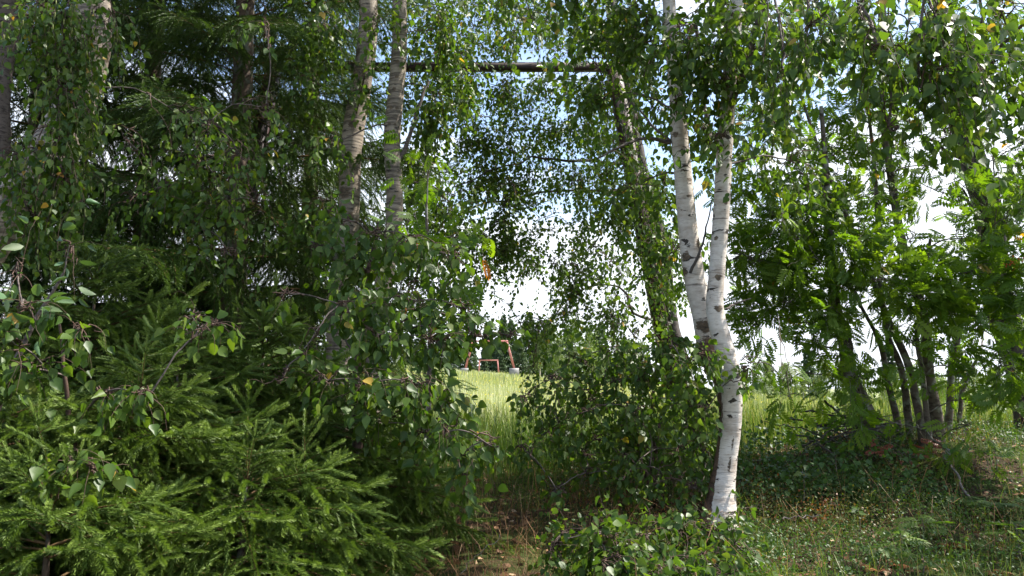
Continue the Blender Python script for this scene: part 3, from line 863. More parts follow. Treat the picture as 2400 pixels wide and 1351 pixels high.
# ------------------------------------------------------------------ leaning birch and trunk at the left edge
C = Leafy('silver_birch', gpoint(-160, 5.0), 'leaning birch at the left whose trunk is veiled by hanging catkin sprays', 'tree')
C.trunk(path([(-230, 1050, 110), (-160, 850, 104), (-90, 660, 98), (0, 520, 92), (60, 440, 88), (130, 350, 80), (180, 250, 74), (205, 120, 68), (216, 0, 64), (222, -120, 60), (230, -400, 50), (235, -900, 34), (240, -1500, 12)], 5.0),
        M_bark_cream, sides=30, n=150, rough=.015, attrs=bark_attrs([(zz(470, 5), .1, .05, .4), (zz(280, 5), .3, .04, .6), (zz(60, 5), -.1, .05, .5), (zz(130, 5), .9, .05, .5)]))
for c in [(150, 40, 70, 70, 3.7, 46), (240, 30, 40, 60, 3.8, 20), (120, 130, 55, 70, 3.7, 42), (140, 230, 55, 70, 3.7, 44), (130, 330, 60, 70, 3.7, 40), (150, 410, 60, 50, 3.7, 26), (50, 370, 50, 60, 3.8, 16), (40, 440, 40, 40, 3.8, 12),
          (70, 500, 60, 40, 3.8, 14), (210, 90, 40, 80, 4.0, 30), (190, 200, 40, 70, 4.0, 26), (90, 60, 50, 60, 3.8, 20)]:
    C.clump(*c, L=0.30, ls=0.036, gap=.024, droop=0.95, catkin=1.6, hang=.8, rise=.5)
for c in [(420, 270, 80, 50, 4.3, 30), (500, 300, 70, 50, 4.2, 40), (560, 360, 60, 50, 4.2, 34), (470, 380, 80, 50, 4.2, 46), (390, 430, 70, 50, 4.2, 36), (520, 460, 70, 50, 4.2, 36), (600, 470, 50, 50, 4.3, 24), (470, 530, 60, 50, 4.2, 26),
          (530, 590, 40, 40, 4.1, 12), (310, 340, 60, 50, 4.3, 18), (320, 460, 50, 50, 4.3, 18), (610, 250, 40, 40, 4.4, 12), (620, 60, 20, 70, 4.4, 10)]:
    C.clump(*c[:5], max(5, int(c[5] * .5)), L=0.28, ls=0.042, gap=.028, droop=0.6, catkin=.1, rise=.6)
for _ in range(12):
    th = rng.random() * 2 * np.pi; rr = 0.5 + 1.7 * rng.random(); h = 5.2 + 2.8 * rng.random()
    C.clump(0, 0, .6, .5, 0, 44, world=(-2.5 + rr * math.cos(th), 4.8 + rr * math.sin(th), h), L=0.45, ls=0.065, gap=.04, droop=.5)
C.finish(300)

D = Leafy('grey_birch', gpoint(-20, 6.2), 'grey-brown trunk cut off by the left edge of the picture', 'tree')
D.trunk(path([(-70, 1000, 64), (-45, 700, 58), (-25, 480, 54), (-12, 300, 52), (0, 150, 50), (8, 20, 46), (14, -150, 42), (25, -700, 26), (30, -1200, 9)], 6.2), M_bark_limb, sides=20, n=100, rough=.03)
for _ in range(10):
    th = rng.random() * 2 * np.pi; rr = 0.5 + 1.4 * rng.random(); h = 5.2 + 3.0 * rng.random()
    D.clump(0, 0, .6, .5, 0, 40, world=(-4.0 + rr * math.cos(th), 6.2 + rr * math.sin(th), h), L=0.45, ls=0.065, gap=.04, droop=.5)
D.finish(0)

# ------------------------------------------------------------------ birch sapling reaching out over the spruces (centre left)
K = Leafy('birch_sapling', gpoint(835, 4.1), 'young birch reaching its leafy boughs out in front of the birch pair', 'sapling')
K.trunk(path([(838, 1080, 22), (836, 900, 18), (842, 800, 16), (852, 700, 14), (872, 600, 11), (890, 520, 8)], 4.1), M_bark_twig, sides=10, n=40)
K.limb(at(np.array([836., 860, 900, 960, 1010]), np.array([860., 810, 785, 770, 760]), np.array([4.1, 4.0, 3.9, 3.8, 3.7])), .009, .003)
K.limb(at(np.array([830., 800, 780]), np.array([830., 780, 740]), np.array([4.1, 4.1, 4.1])), .009, .003)
K.limb(at(np.array([838., 900, 1000, 1060, 1120]), np.array([800., 770, 735, 745, 790]), np.array([4.1, 4.0, 3.9, 3.9, 3.8])), .008, .003)
for c in [(790, 510, 60, 40, 3.9, 20), (880, 550, 80, 50, 3.9, 34), (980, 590, 80, 50, 3.8, 34), (1060, 600, 40, 40, 3.8, 12), (760, 580, 45, 40, 3.9, 10), (850, 640, 90, 50, 3.9, 36), (800, 720, 90, 50, 3.7, 36), (960, 700, 110, 50, 3.8, 44),
          (1080, 720, 70, 40, 3.8, 20), (660, 690, 35, 20, 3.6, 5), (710, 825, 45, 25, 3.5, 9), (880, 790, 110, 50, 3.7, 46), (1010, 800, 110, 50, 3.7, 44), (1120, 790, 50, 25, 3.7, 12), (1190, 785, 40, 18, 3.7, 8), (660, 890, 45, 20, 3.4, 8),
          (760, 885, 60, 30, 3.5, 15), (850, 900, 80, 45, 3.5, 34), (960, 900, 90, 40, 3.5, 34), (1030, 930, 70, 40, 3.6, 20), (900, 980, 90, 40, 3.6, 22), (1040, 1000, 90, 45, 3.5, 32), (1150, 1045, 50, 25, 3.5, 14), (1080, 1070, 50, 40, 3.5, 14),
          (1090, 1110, 30, 20, 3.5, 5), (980, 1010, 60, 40, 3.7, 16)]:
    K.clump(*c[:5], int(c[5] * .8), L=0.15, ls=0.050, gap=.026, droop=0.35, face=.8, n_sub=6, hang=.75)
K.finish(300)

# ------------------------------------------------------------------ birch shrub between the gap and the white trunk
J = Leafy('birch_shrub', gpoint(1540, 5.4), 'dense birch bush growing left of the white trunk', 'bush')
for i, (px, top, dx) in enumerate([(1500, 880, -60), (1540, 820, 0), (1600, 860, 30), (1450, 940, -100), (1630, 1000, 20)]):
    J.trunk(path([(1540 + 12 * i - 20, 1140, 12), (1525 + dx * .5, 1020, 10), (px, top, 5)], 5.4 + .1 * i), M_bark_twig, sides=8, n=24, name='stem')
J.limb(at(np.array([1640., 1646, 1655]), np.array([1170., 1120, 1080]), np.array([4.9, 4.9, 4.9])), .012, .006, mat=M_dead, name='dead_stem')
for c in [(1310, 910, 40, 60, 5.2, 20), (1360, 850, 60, 50, 5.2, 34), (1450, 830, 80, 50, 5.1, 54), (1540, 820, 80, 50, 4.9, 50), (1600, 860, 70, 50, 4.5, 44), (1500, 880, 80, 50, 4.9, 56), (1400, 930, 90, 60, 5.2, 64), (1510, 960, 90, 60, 5.1, 66), (1610, 950, 60, 60, 4.8, 40),
          (1310, 1000, 60, 30, 5.2, 24), (1400, 1030, 90, 40, 5.3, 46), (1510, 1050, 80, 40, 5.2, 50), (1600, 1050, 60, 50, 5.0, 38), (1650, 960, 30, 60, 4.5, 14), (1460, 1120, 60, 30, 4.8, 24), (1570, 1120, 60, 40, 4.7, 30), (1650, 830, 60, 30, 4.3, 22), (1740, 870, 30, 40, 4.4, 10), (1265, 960, 25, 50, 5.4, 8),
          (1380, 1110, 50, 25, 4.8, 12), (1300, 1150, 50, 20, 4.6, 10), (1620, 1140, 40, 30, 4.6, 14)]:
    J.clump(*c[:5], int(c[5] * .75), L=0.17, ls=0.044, gap=.026, droop=0.35, n_sub=6, face=.65)
fill(J, 1235, 1640, 860, 1080, 66, 5.2, 13, L=0.18, ls=0.043, gap=.028, droop=.35, n_sub=5, face=.65)
J.finish(300)

Nn = Leafy('birch_sapling', gpoint(1560, 3.75), 'low birch sapling sprawling in front of the white trunk base', 'sapling')
Nn.trunk(path([(1560, 1400, 12), (1550, 1330, 10), (1530, 1260, 7)], 3.7), M_bark_twig, sides=8, n=16, name='stem')
Nn.trunk(path([(1570, 1400, 12), (1640, 1300, 8), (1700, 1240, 5)], 3.7), M_bark_twig, sides=8, n=16, name='stem')
Nn.limb(at(np.array([1560., 1480, 1400, 1330]), np.array([1330., 1262, 1250, 1262]), np.array([3.7, 3.6, 3.5, 3.4])), .006, .002)
for c in [(1330, 1250, 50, 30, 3.6, 12), (1400, 1270, 80, 35, 3.5, 26), (1490, 1260, 80, 35, 3.6, 30), (1580, 1240, 80, 35, 3.7, 34), (1680, 1240, 70, 35, 3.7, 32), (1740, 1290, 40, 40, 3.6, 16), (1420, 1320, 90, 30, 3.4, 28), (1530, 1320, 90, 35, 3.4, 34), (1640, 1310, 90, 35, 3.5, 36), (1700, 1340, 60, 25, 3.4, 18), (1560, 1350, 90, 20, 3.3, 22), (1290, 1290, 30, 20, 3.5, 5)]:
    Nn.clump(*c[:5], int(c[5] * 1.5), L=0.18, ls=0.042, gap=.026, droop=0.3, n_sub=7, face=.6)
Nn.finish(300)

# ------------------------------------------------------------------ willow and birch leaves low at the left edge
Q = Leafy('willow_sapling', gpoint(60, 3.4), 'young willow with long pale leaves at the left edge, above the spruce boughs', 'sapling', leaf='willow', mat=M_willow)
Q.trunk(path([(-60, 1200, 18), (-20, 1000, 15), (30, 860, 12), (90, 740, 8), (150, 640, 5)], 3.3), M_bark_limb, sides=9, n=30)
for c in [(50, 720, 60, 50, 3.0, 7), (160, 590, 40, 35, 3.3, 4), (40, 640, 40, 40, 3.1, 4)]:
    Q.clump(*c, L=0.20, ls=0.068, gap=.04, droop=0.15, hang=.15, n_sub=5)
Q.finish(150)
Q2 = Leafy('birch_sapling', gpoint(150, 3.3), 'slender birch sapling poking leaves out between the left spruce boughs', 'sapling')
Q2.trunk(path([(190, 1250, 14), (180, 1080, 12), (160, 960, 10), (150, 860, 8), (140, 760, 5)], 3.2), M_bark_twig, sides=8, n=24)
for c in [(60, 860, 60, 40, 3.0, 12), (190, 770, 50, 40, 3.1, 10), (170, 1085, 30, 40, 2.75, 9), (225, 1110, 15, 25, 2.75, 3), (250, 920, 40, 25, 3.0, 8), (340, 925, 40, 25, 3.0, 8), (470, 780, 60, 30, 3.1, 12), (500, 760, 40, 30, 3.2, 8), (40, 810, 40, 30, 3.0, 8), (450, 740, 30, 20, 3.2, 4)]:
    Q2.clump(*c, L=0.16, ls=0.050, gap=.028, droop=0.45, n_sub=4, face=.6, hang=.8)
Q2.finish(300)

# ------------------------------------------------------------------ rowans
F1 = Leafy('rowan', gpoint(2160, 6.0), 'many-stemmed rowan fanning up from the right bank with bright green leaves', 'tree', leaf='rowan', mat=M_rowan, wood=M_bark_rowan, limb=M_bark_rowan)
for rows, d in [([(2190, 1120, 30.5), (2196, 1000, 25.2), (2180, 880, 22.5), (2165, 760, 19.9), (2135, 640, 18.5), (2105, 520, 17.3), (2085, 400, 15.9), (2070, 260, 13.9), (2065, 100, 11.3), (2060, -200, 6.6)], 6.0),
                ([(2165, 1115, 19.9), (2160, 1000, 17.3), (2135, 880, 15.9), (2105, 800, 14.6), (2070, 720, 13.3), (2030, 620, 10.6), (1990, 520, 9.3), (1930, 380, 7.3), (1870, 200, 5.3)], 5.9),
                ([(2140, 1100, 17.3), (2130, 980, 15.9), (2110, 860, 13.3), (2080, 780, 11.9), (2060, 640, 9.9), (2055, 480, 8.6), (2040, 300, 6.6), (2020, 100, 4.7)], 6.1),
                ([(2215, 1110, 17.3), (2225, 960, 14.6), (2235, 840, 11.9), (2265, 700, 9.9), (2290, 560, 8.0), (2330, 430, 5.3)], 6.1),
                ([(2120, 1080, 14.6), (2090, 930, 13.3), (2060, 800, 10.6), (2040, 760, 8.0), (1980, 640, 6.0)], 6.2),
                ([(2180, 1110, 13.3), (2170, 940, 11.3), (2150, 800, 9.3), (2160, 700, 8.0), (2180, 560, 6.0)], 5.8),
                ([(2250, 1090, 10.6), (2250, 960, 8.6), (2262, 900, 7.3), (2300, 820, 5.3)], 6.3)]:
    F1.trunk(path(rows, d), M_bark_rowan, sides=12, n=60, rough=.03, name='stem')
RC = [(1800, 420, 70, 60, 6.0, 16), (1870, 500, 80, 60, 5.8, 22), (1800, 560, 60, 60, 6.0, 14), (1950, 420, 80, 60, 6.0, 22), (1900, 330, 80, 60, 6.2, 20), (1990, 250, 80, 70, 6.2, 22), (1860, 230, 70, 60, 6.2, 16), (2080, 180, 90, 70, 6.2, 20), (2100, 340, 80, 60, 6.0, 22),
      (2000, 560, 90, 60, 5.6, 26), (1880, 640, 80, 50, 5.8, 20), (2050, 660, 90, 50, 5.5, 30), (1980, 720, 80, 40, 5.6, 22), (2130, 560, 70, 60, 5.6, 18), (2150, 700, 80, 50, 5.5, 26), (2260, 640, 80, 60, 5.6, 24), (2250, 740, 80, 50, 5.6, 26), (2340, 620, 70, 70, 5.5, 22),
      (2350, 760, 60, 60, 5.5, 20), (2340, 860, 60, 50, 5.4, 20), (2380, 500, 50, 70, 5.6, 14), (1830, 740, 70, 40, 5.8, 12), (1760, 650, 40, 50, 6.0, 10), (1780, 760, 40, 40, 5.9, 8), (1960, 480, 70, 60, 5.8, 16), (2240, 860, 60, 40, 5.7, 12), (2200, 450, 60, 60, 6.2, 12),
      (1780, 500, 40, 60, 6.2, 10), (2120, 800, 60, 30, 5.7, 8), (2290, 940, 50, 30, 5.6, 8), (2380, 920, 30, 50, 5.5, 8), (2010, 150, 90, 60, 6.4, 16), (1900, 120, 80, 60, 6.6, 14), (2200, 330, 50, 50, 6.0, 8), (2330, 360, 40, 50, 5.9, 6), (1760, 330, 40, 60, 6.2, 8), (1760, 580, 40, 60, 6.1, 10), (2330, 480, 50, 60, 5.8, 10), (2390, 700, 40, 60, 5.4, 12), (2060, 460, 60, 50, 5.9, 12),
      (2150, 80, 90, 60, 6.4, 14), (2290, 60, 80, 60, 6.4, 12), (1800, 60, 60, 60, 6.6, 10), (2250, 560, 50, 40, 5.7, 9), (1960, 830, 40, 30, 5.8, 5)]
for c in RC:
    F1.clump(*c[:5], max(3, int(c[5] * 1.05)), L=0.32, ls=0.138, gap=.055, droop=0.08, face=.1, hang=.05, n_sub=6)
for c in [(1830, 880, 50, 35, 4.9, 6), (1760, 850, 40, 40, 4.9, 5), (2170, 1010, 40, 25, 5.5, 5), (2260, 1000, 30, 25, 5.5, 4), (2230, 1060, 40, 30, 5.4, 5), (2300, 1060, 40, 25, 5.4, 4), (1850, 930, 40, 20, 5.2, 4), (2060, 980, 40, 25, 5.6, 4)]:
    F1.clump(*c, L=0.22, ls=0.12, gap=.06, droop=0.3, face=.35, hang=.45, n_sub=4)
for _ in range(5):
    F1.clump(0, 0, .6, .5, 0, 16, world=(2.6 + 1.5 * (rng.random() - .3), 6.1 + 1.6 * (rng.random() - .5), 4.9 + 1.6 * rng.random()), L=0.4, ls=0.16, gap=.06, droop=.25, hang=.35)
# berries
Bp = []
for (px, py, d) in [(2365, 620, 5.3), (2380, 610, 5.3), (2040, 260, 5.9), (1685, 262, 5.6)]:
    c = at(px, py, d)
    Bp.append(c + rng.standard_normal((16, 3)) * 0.022)
Bp = np.vstack(Bp)
def berries(P, r):
    Vb = np.array([[1, 0, 0], [-1, 0, 0], [0, 1, 0], [0, -1, 0], [0, 0, 1], [0, 0, -1]], float) * r
    Fb = np.array([[4, 0, 2], [4, 2, 1], [4, 1, 3], [4, 3, 0], [5, 2, 0], [5, 1, 2], [5, 3, 1], [5, 0, 3]])
    V = P[:, None] + Vb[None]
    return V.reshape(-1, 3), (Fb[None] + 6 * np.arange(len(P))[:, None, None]).reshape(-1, 3)
V, Fb = berries(Bp, .007)
bo = obj('berries', make_mesh('berries', V, [Fb], M_berry, smooth=True), F1.o); bo['kind'] = 'stuff'
fill(F1, 1725, 1900, 460, 830, 62, 6.0, 6, L=0.28, ls=0.125, gap=.055, droop=.12, face=.1, hang=.15, n_sub=4)
fill(F1, 1760, 2420, -20, 800, 95, 6.3, 5, L=0.28, ls=0.125, gap=.055, droop=.12, face=.1, hang=.15, n_sub=4)
F1.finish(300)

F2 = Leafy('rowan', gpoint(1985, 5.9), 'dark leaning rowan stem beside the brush pile on the bank', 'tree', leaf='rowan', mat=M_rowan, wood=M_bark_rowan, limb=M_bark_rowan)
F2.trunk(path([(2040, 1010, 36), (2010, 920, 32), (1985, 840, 30), (1968, 760, 28), (1955, 690, 24), (1945, 560, 18), (1935, 400, 13), (1925, 250, 8)], 5.9), M_bark_rowan, sides=14, n=60, rough=.03)
limb_px(F2, [(1985, 830, 5.9), (1950, 815, 5.8), (1900, 812, 5.7), (1860, 806, 5.6)], .010, .004)
limb_px(F2, [(2000, 900, 5.9), (1950, 880, 5.8), (1890, 876, 5.7), (1850, 868, 5.6)], .007, .003)
for c in [(1940, 640, 60, 50, 5.5, 14), (1900, 760, 70, 40, 5.5, 14), (1990, 800, 50, 30, 5.6, 6), (2030, 890, 50, 40, 5.5, 10), (1960, 870, 50, 30, 5.5, 7), (1890, 560, 60, 50, 5.6, 12)]:
    F2.clump(*c, L=0.32, ls=0.14, gap=.055, droop=0.15, face=.1, hang=.2, n_sub=5)
F2.finish(200)

F3 = Leafy('rowan_sapling', gpoint(1010, 5.3), 'young rowan with feathery leaves among the birch leaves at the centre', 'sapling', leaf='rowan', mat=M_rowan, wood=M_bark_rowan, limb=M_bark_rowan)
F3.trunk(path([(1000, 1050, 16), (1005, 900, 14), (1010, 760, 12), (1000, 620, 9), (1000, 480, 6)], 5.4), M_bark_rowan, sides=9, n=30)
for c in [(960, 520, 50, 35, 5.1, 9), (1060, 660, 60, 30, 5.0, 10), (880, 690, 50, 30, 5.0, 7), (1010, 380, 60, 30, 5.4, 9), (900, 760, 40, 30, 4.9, 6), (950, 600, 50, 40, 5.1, 8), (1090, 560, 40, 30, 5.3, 5), (830, 650, 40, 40, 5.2, 5)]:
    F3.clump(*c, L=0.28, ls=0.14, gap=.06, droop=0.3, face=.2, hang=.35, n_sub=4)
F3.finish(300)

# dark leaning trunk at the right
G = Leafy('alder', gpoint(2385, 6.6), 'dark leaning trunk at the right edge, rising behind the rowan', 'tree')
G.trunk(path([(2420, 1080, 62), (2395, 900, 58), (2360, 740, 56), (2330, 620, 54), (2308, 500, 52), (2290, 400, 50), (2268, 300, 48), (2245, 200, 44), (2220, 100, 38), (2190, -60, 32), (2150, -350, 22), (2120, -700, 8)], 6.6), M_bark_dark, sides=20, n=110, rough=.035)
limb_px(G, [(2280, 375, 6.6), (2230, 360, 6.5), (2200, 340, 6.4), (2160, 318, 6.3), (2110, 322, 6.2)], .02, .008, mat=M_bark_dark)
limb_px(G, [(2205, 340, 6.4), (2175, 390, 6.3), (2150, 430, 6.3)], .012, .006, mat=M_bark_dark)
limb_px(G, [(2280, 500, 6.6), (2260, 450, 6.5), (2250, 440, 6.4)], .012, .006, mat=M_bark_dark)
for c in [(2360, 130, 50, 60, 6.4, 36), (2380, 230, 40, 50, 6.4, 30), (2370, 350, 40, 50, 6.4, 26), (2390, 430, 30, 50, 6.4, 20), (2300, 110, 40, 40, 6.6, 18), (2340, 520, 40, 40, 6.3, 14), (2200, 150, 60, 50, 6.8, 20)]:
    G.clump(*c, L=0.40, ls=0.06, droop=0.3)
for _ in range(5):
    th = rng.random() * 2 * np.pi; rr = 0.4 + 1.5 * rng.random(); h = 5.6 + 2.4 * rng.random()
    G.clump(0, 0, .6, .5, 0, 40, world=(3.6 + rr * math.cos(th), 6.5 + rr * math.sin(th), h), L=0.45, ls=0.07, gap=.04, droop=.4)
for _ in range(12):                                          # unseen low boughs out of the picture, added to shade the right bank
    G.clump(0, 0, .5, .35, 0, 55, world=(rng.uniform(3.9, 5.8), rng.uniform(3.4, 5.6), 3.6 + 1.1 * rng.random()), L=0.40, ls=0.075, gap=.04, droop=.3)
G.finish(100)

# ------------------------------------------------------------------ spruces
def spruce_bough(L, seed, nd=84, shoot=0.105, fine=1.0, age=1.0):
    """one bough along +X: flat side branches fringed with hanging finger-like shoots; tint = age of the shoot"""
    g = np.random.default_rng(seed)
    segs, wood = [], []
    K = 9
    t = np.linspace(0, 1, K)
    sway = g.normal(0, .05)
    axis = np.stack([L * t, sway * L * t ** 2, L * (0.16 * t - 0.46 * t ** 2 + 0.16 * t ** 3)], -1)
    wood.append((axis, np.linspace(0.0035 + .004 * L, 0.0015, K)))
    def seg(p, d, ln, tint): segs.append((p, d / np.linalg.norm(d), ln, tint))
    n_side = max(3, int(L / 0.088))
    for i in range(n_side):
        for s in (-1, 1):
            f = 0.12 + 0.86 * (i + .5 * (s > 0) + g.random() * .4) / n_side
            f = min(f, .985)
            p = np.array([np.interp(f, t, axis[:, k]) for k in range(3)])
            ls = ((1 - f) * 0.42 * L + 0.05) * (0.75 + 0.5 * g.random())
            ang = R(58 + g.normal(0, 10))
            d = np.array([math.cos(ang), s * math.sin(ang), 0.02 + g.normal(0, .10)])
            q = p.copy(); step = 0.075
            m = max(1, int(round(ls / step)))
            droop_ = 0.085 + .05 * g.random()
            pts = [q.copy()]
            for k in range(m):
                d = d + np.array([0.02, 0, -droop_ * (1 + .35 * k)])
                d /= np.linalg.norm(d)
                seg(q, d, step * 1.1, 0.25 + 0.35 * (k + 1) / m + .1 * g.random())
                if k > 0:
                    for s2 in (-1, 1):
                        if g.random() < .86:
                            side = np.cross(d, [0, 0, 1]); side /= np.linalg.norm(side)
                            dd = d * 0.45 + side * s2 * 0.50 + np.array([0, 0, -0.80 + g.normal(0, .25)])
                            seg(q + d * step * .3 * g.random(), dd, shoot * (0.6 + 0.7 * g.random()), 0.40 + 0.35 * g.random() + .15 * f)
                q = q + d * step
                pts.append(q.copy())
            seg(q, d + np.array([0, 0, -.35]), shoot * (.9 + .4 * g.random()), 0.75 + .2 * g.random())
            pp = resample(np.array(pts), 5) if len(pts) > 2 else resample(np.vstack([pts[0], (pts[0] + pts[-1]) / 2, pts[-1]]), 5)
            wood.append((pp, np.linspace(.0022, .001, 5)))
    for k in range(3):
        ang = (k - 1) * 0.6
        seg(axis[-1], np.array([math.cos(ang), math.sin(ang), .05]), shoot * 1.15, 0.92)
    for k in range(K - 1):
        dd = axis[k + 1] - axis[k]
        if k > 0: seg(axis[k], dd, np.linalg.norm(dd), .2 + .06 * k)
    P = np.array([s[0] for s in segs]); D_ = np.array([s[1] for s in segs]); Ln = np.array([s[2] for s in segs]); Ti = np.array([s[3] for s in segs])
    cnt = np.maximum((Ln / 0.08 * nd).astype(int), 8)
    idx = np.repeat(np.arange(len(P)), cnt)
    seq = np.concatenate([np.arange(c) for c in cnt])
    f = (seq + g.random(len(seq))) / cnt[idx]
    d = D_[idx]
    sv = nrm(np.cross(d, np.array([0, 0, 1.0]) + 1e-3))
    uv = np.cross(sv, d)
    th = g.uniform(-0.30 * np.pi, 1.30 * np.pi, len(idx))            # needles stand to the sides and above
    rad = np.cos(th)[:, None] * sv + np.sin(th)[:, None] * uv
    base = P[idx] + d * (f * Ln[idx])[:, None]
    nd_ = nrm(0.85 * d + 0.70 * rad + 0.06 * g.standard_normal(rad.shape))
    nl = (0.0185 + 0.005 * g.random(len(idx))) * (1.0 - 0.45 * f ** 5) * fine
    wv = nrm(np.cross(nd_, rad + .15 * g.standard_normal(nd_.shape))) * 0.0017 * fine
    V = np.stack([base - wv, base + wv, base + nd_ * nl[:, None] * .6 + wv * .9, base + nd_ * nl[:, None]], 1).reshape(-1, 3)
    n4 = len(V) // 4
    Ft = np.arange(n4)[:, None] * 4 + np.array([0, 1, 2, 3])
    Vw, Fw, off = [V], [], len(V)
    for a_, r_ in wood:
        v, fq = tubes(a_[None], r_[None], 4)
        Vw.append(v); Fw.append(fq + off); off += len(v)
    Fw = np.vstack(Fw)
    tint = np.clip(age * Ti[idx] * (.55 + .65 * f) + g.normal(0, .02, len(idx)), 0.02, 0.98)
    me = make_mesh('spruce bough', np.vstack(Vw), [Ft, Fw], [M_needle_b, M_shoot], rnd=np.concatenate([tint, np.zeros(len(Fw))]),
                   mat_idx=np.concatenate([np.zeros(len(Ft)), np.ones(len(Fw))]), smooth=False)
    return me

# needles take their tint from the shoot's age alone (no per-object shift)
M_needle_b = M_needle
_nt = M_needle.node_tree
for nd_ in list(_nt.nodes):
    if nd_.type == 'OBJECT_INFO':
        _nt.nodes.remove(nd_)

BOUGH = {k: [spruce_bough(k, 100 * int(10 * k) + s) for s in range(3)] for k in (0.35, 0.6, 0.9, 1.2)}
BOUGH_BIG = [spruce_bough(1.5, 900 + s, nd=32, shoot=.10, fine=1.2, age=.38) for s in range(3)]

def place_bough(parent, p, az, elev, L, big=False, name='branch'):
    if big:
        me = BOUGH_BIG[rng.integers(3)]; sc = L / 1.5
    else:
        key = min(BOUGH, key=lambda k: abs(k - L)); me = BOUGH[key][rng.integers(3)]; sc = L / key
    M = Matrix.Translation(Vector([float(v) for v in p])) @ Matrix.Rotation(float(az), 4, 'Z') @ Matrix.Rotation(float(-elev), 4, 'Y') @ Matrix.Rotation(float(rng.normal(0, .22)), 4, 'X') @ Matrix.Scale(float(sc), 4)
    return obj(name, me, parent, M)

def young_spruce(px, depth, apex_py, spread, label, whorl=0.105, per=7, name='young_spruce', group='young spruces at the left'):
    b = gpoint(px, depth)
    top = float(at(px, apex_py, depth)[2])
    H = top - b[2]
    o = empty(name, b, label, 'spruce', group)
    n = 20
    z = np.linspace(-.05, H, n)
    lean = rng.normal(0, .03, 2)
    P = np.stack([b[0] + lean[0] * z, b[1] + lean[1] * z, b[2] + z], -1)
    V, Fq = tubes(P[None], np.linspace(0.02 + .014 * H, 0.003, n)[None], 9, .04)
    obj('trunk', make_mesh('trunk', V, [Fq], M_bark_spruce, smooth=True), o)
    zc = 0.10
    az0 = rng.random() * 6.28
    while zc < H - 0.05:
        f = zc / H
        L = spread * (1 - f) ** 0.75 * (1.0 if f > .15 else .85 + f) + 0.10
        for k in range(per if f < .85 else 4):
            az = az0 + 2 * np.pi * (k + rng.normal(0, .12)) / per
            p = np.array([b[0] + lean[0] * zc, b[1] + lean[1] * zc, b[2] + zc + rng.normal(0, .04)])
            place_bough(o, p, az, R(-9 + 44 * f ** 2.0 + rng.normal(0, 8)), L * (0.8 + .4 * rng.random()))
        az0 += 0.7 + rng.random()
        zc += whorl * (1.0 - .35 * f) * (0.85 + .3 * rng.random())
    for k in range(4):                                       # leader with its ring of upright side shoots
        place_bough(o, P[-2], az0 + k * 1.57, R(62), 0.22)
    place_bough(o, P[-2], az0, R(86), 0.30, name='leader')
    return o

young_spruce(215, 4.1, 650, 1.15, 'young spruce behind the willow leaves, tallest of the left row')
young_spruce(330, 3.35, 905, 0.95, 'young spruce with a crisp leader just below the middle of the left half')
young_spruce(640, 4.4, 780, 1.10, 'young spruce below the left birch, between the dark gap and the sapling')
young_spruce(585, 3.2, 1115, 0.90, 'low young spruce in front, nearest the bottom of the picture')
young_spruce(30, 3.2, 940, 0.95, 'young spruce cut by the left edge, low in the corner')
young_spruce(830, 4.1, 960, 0.82, 'rightmost young spruce, its boughs reaching the bare ditch')
young_spruce(440, 3.9, 860, 1.0, 'young spruce half hidden between the two front spruces')
young_spruce(150, 2.75, 1180, 0.80, 'small spruce filling the bottom left corner', per=6)
young_spruce(735, 3.35, 1180, 0.68, 'small spruce at the edge of the ditch with spread lower boughs', per=6)

def tall_spruce(px, depth, label, H, spread, z0, whorl=0.42, per=6, lean=0.0, zmax=9.5):
    b = gpoint(px, depth)
    o = empty('spruce', b, label, 'spruce', 'tall dark spruces at the left')
    n = 24
    z = np.linspace(-.1, H, n)
    P = np.stack([b[0] + lean * z, b[1] + 0 * z, b[2] + z], -1)
    V, Fq = tubes(P[None], np.linspace(0.13, 0.02, n)[None], 12, .04)
    obj('trunk', make_mesh('trunk', V, [Fq], M_bark_spruce, smooth=True), o)
    zc = z0
    az0 = rng.random() * 6.28
    while zc < min(H - .2, zmax):
        f = zc / H
        L = spread * (1 - f) ** 0.8 + .25
        for k in range(per):
            az = az0 + 2 * np.pi * (k + rng.normal(0, .12)) / per
            p = (b[0] + lean * zc, b[1], b[2] + zc + rng.normal(0, .08))
            place_bough(o, p, az, R(-8 + 26 * f + rng.normal(0, 7)), L * (0.75 + .4 * rng.random()), big=True)
        az0 += .7 + rng.random()
        zc += whorl * (0.8 + .4 * rng.random())
    return o
tall_spruce(548, 7.4, 'tall dark spruce with a straight trunk behind the left birch leaves', 10.5, 2.1, 1.0)
tall_spruce(330, 8.6, 'dark spruce behind the leaning birch, left of the straight spruce trunk', 11, 2.3, 1.0)
tall_spruce(60, 8.2, 'dark spruce at the far left behind the cut-off trunk', 10, 2.1, 0.6)
tall_spruce(720, 9.6, 'dark spruce behind the birch pair, half hidden by leaves', 9, 1.9, 0.6)

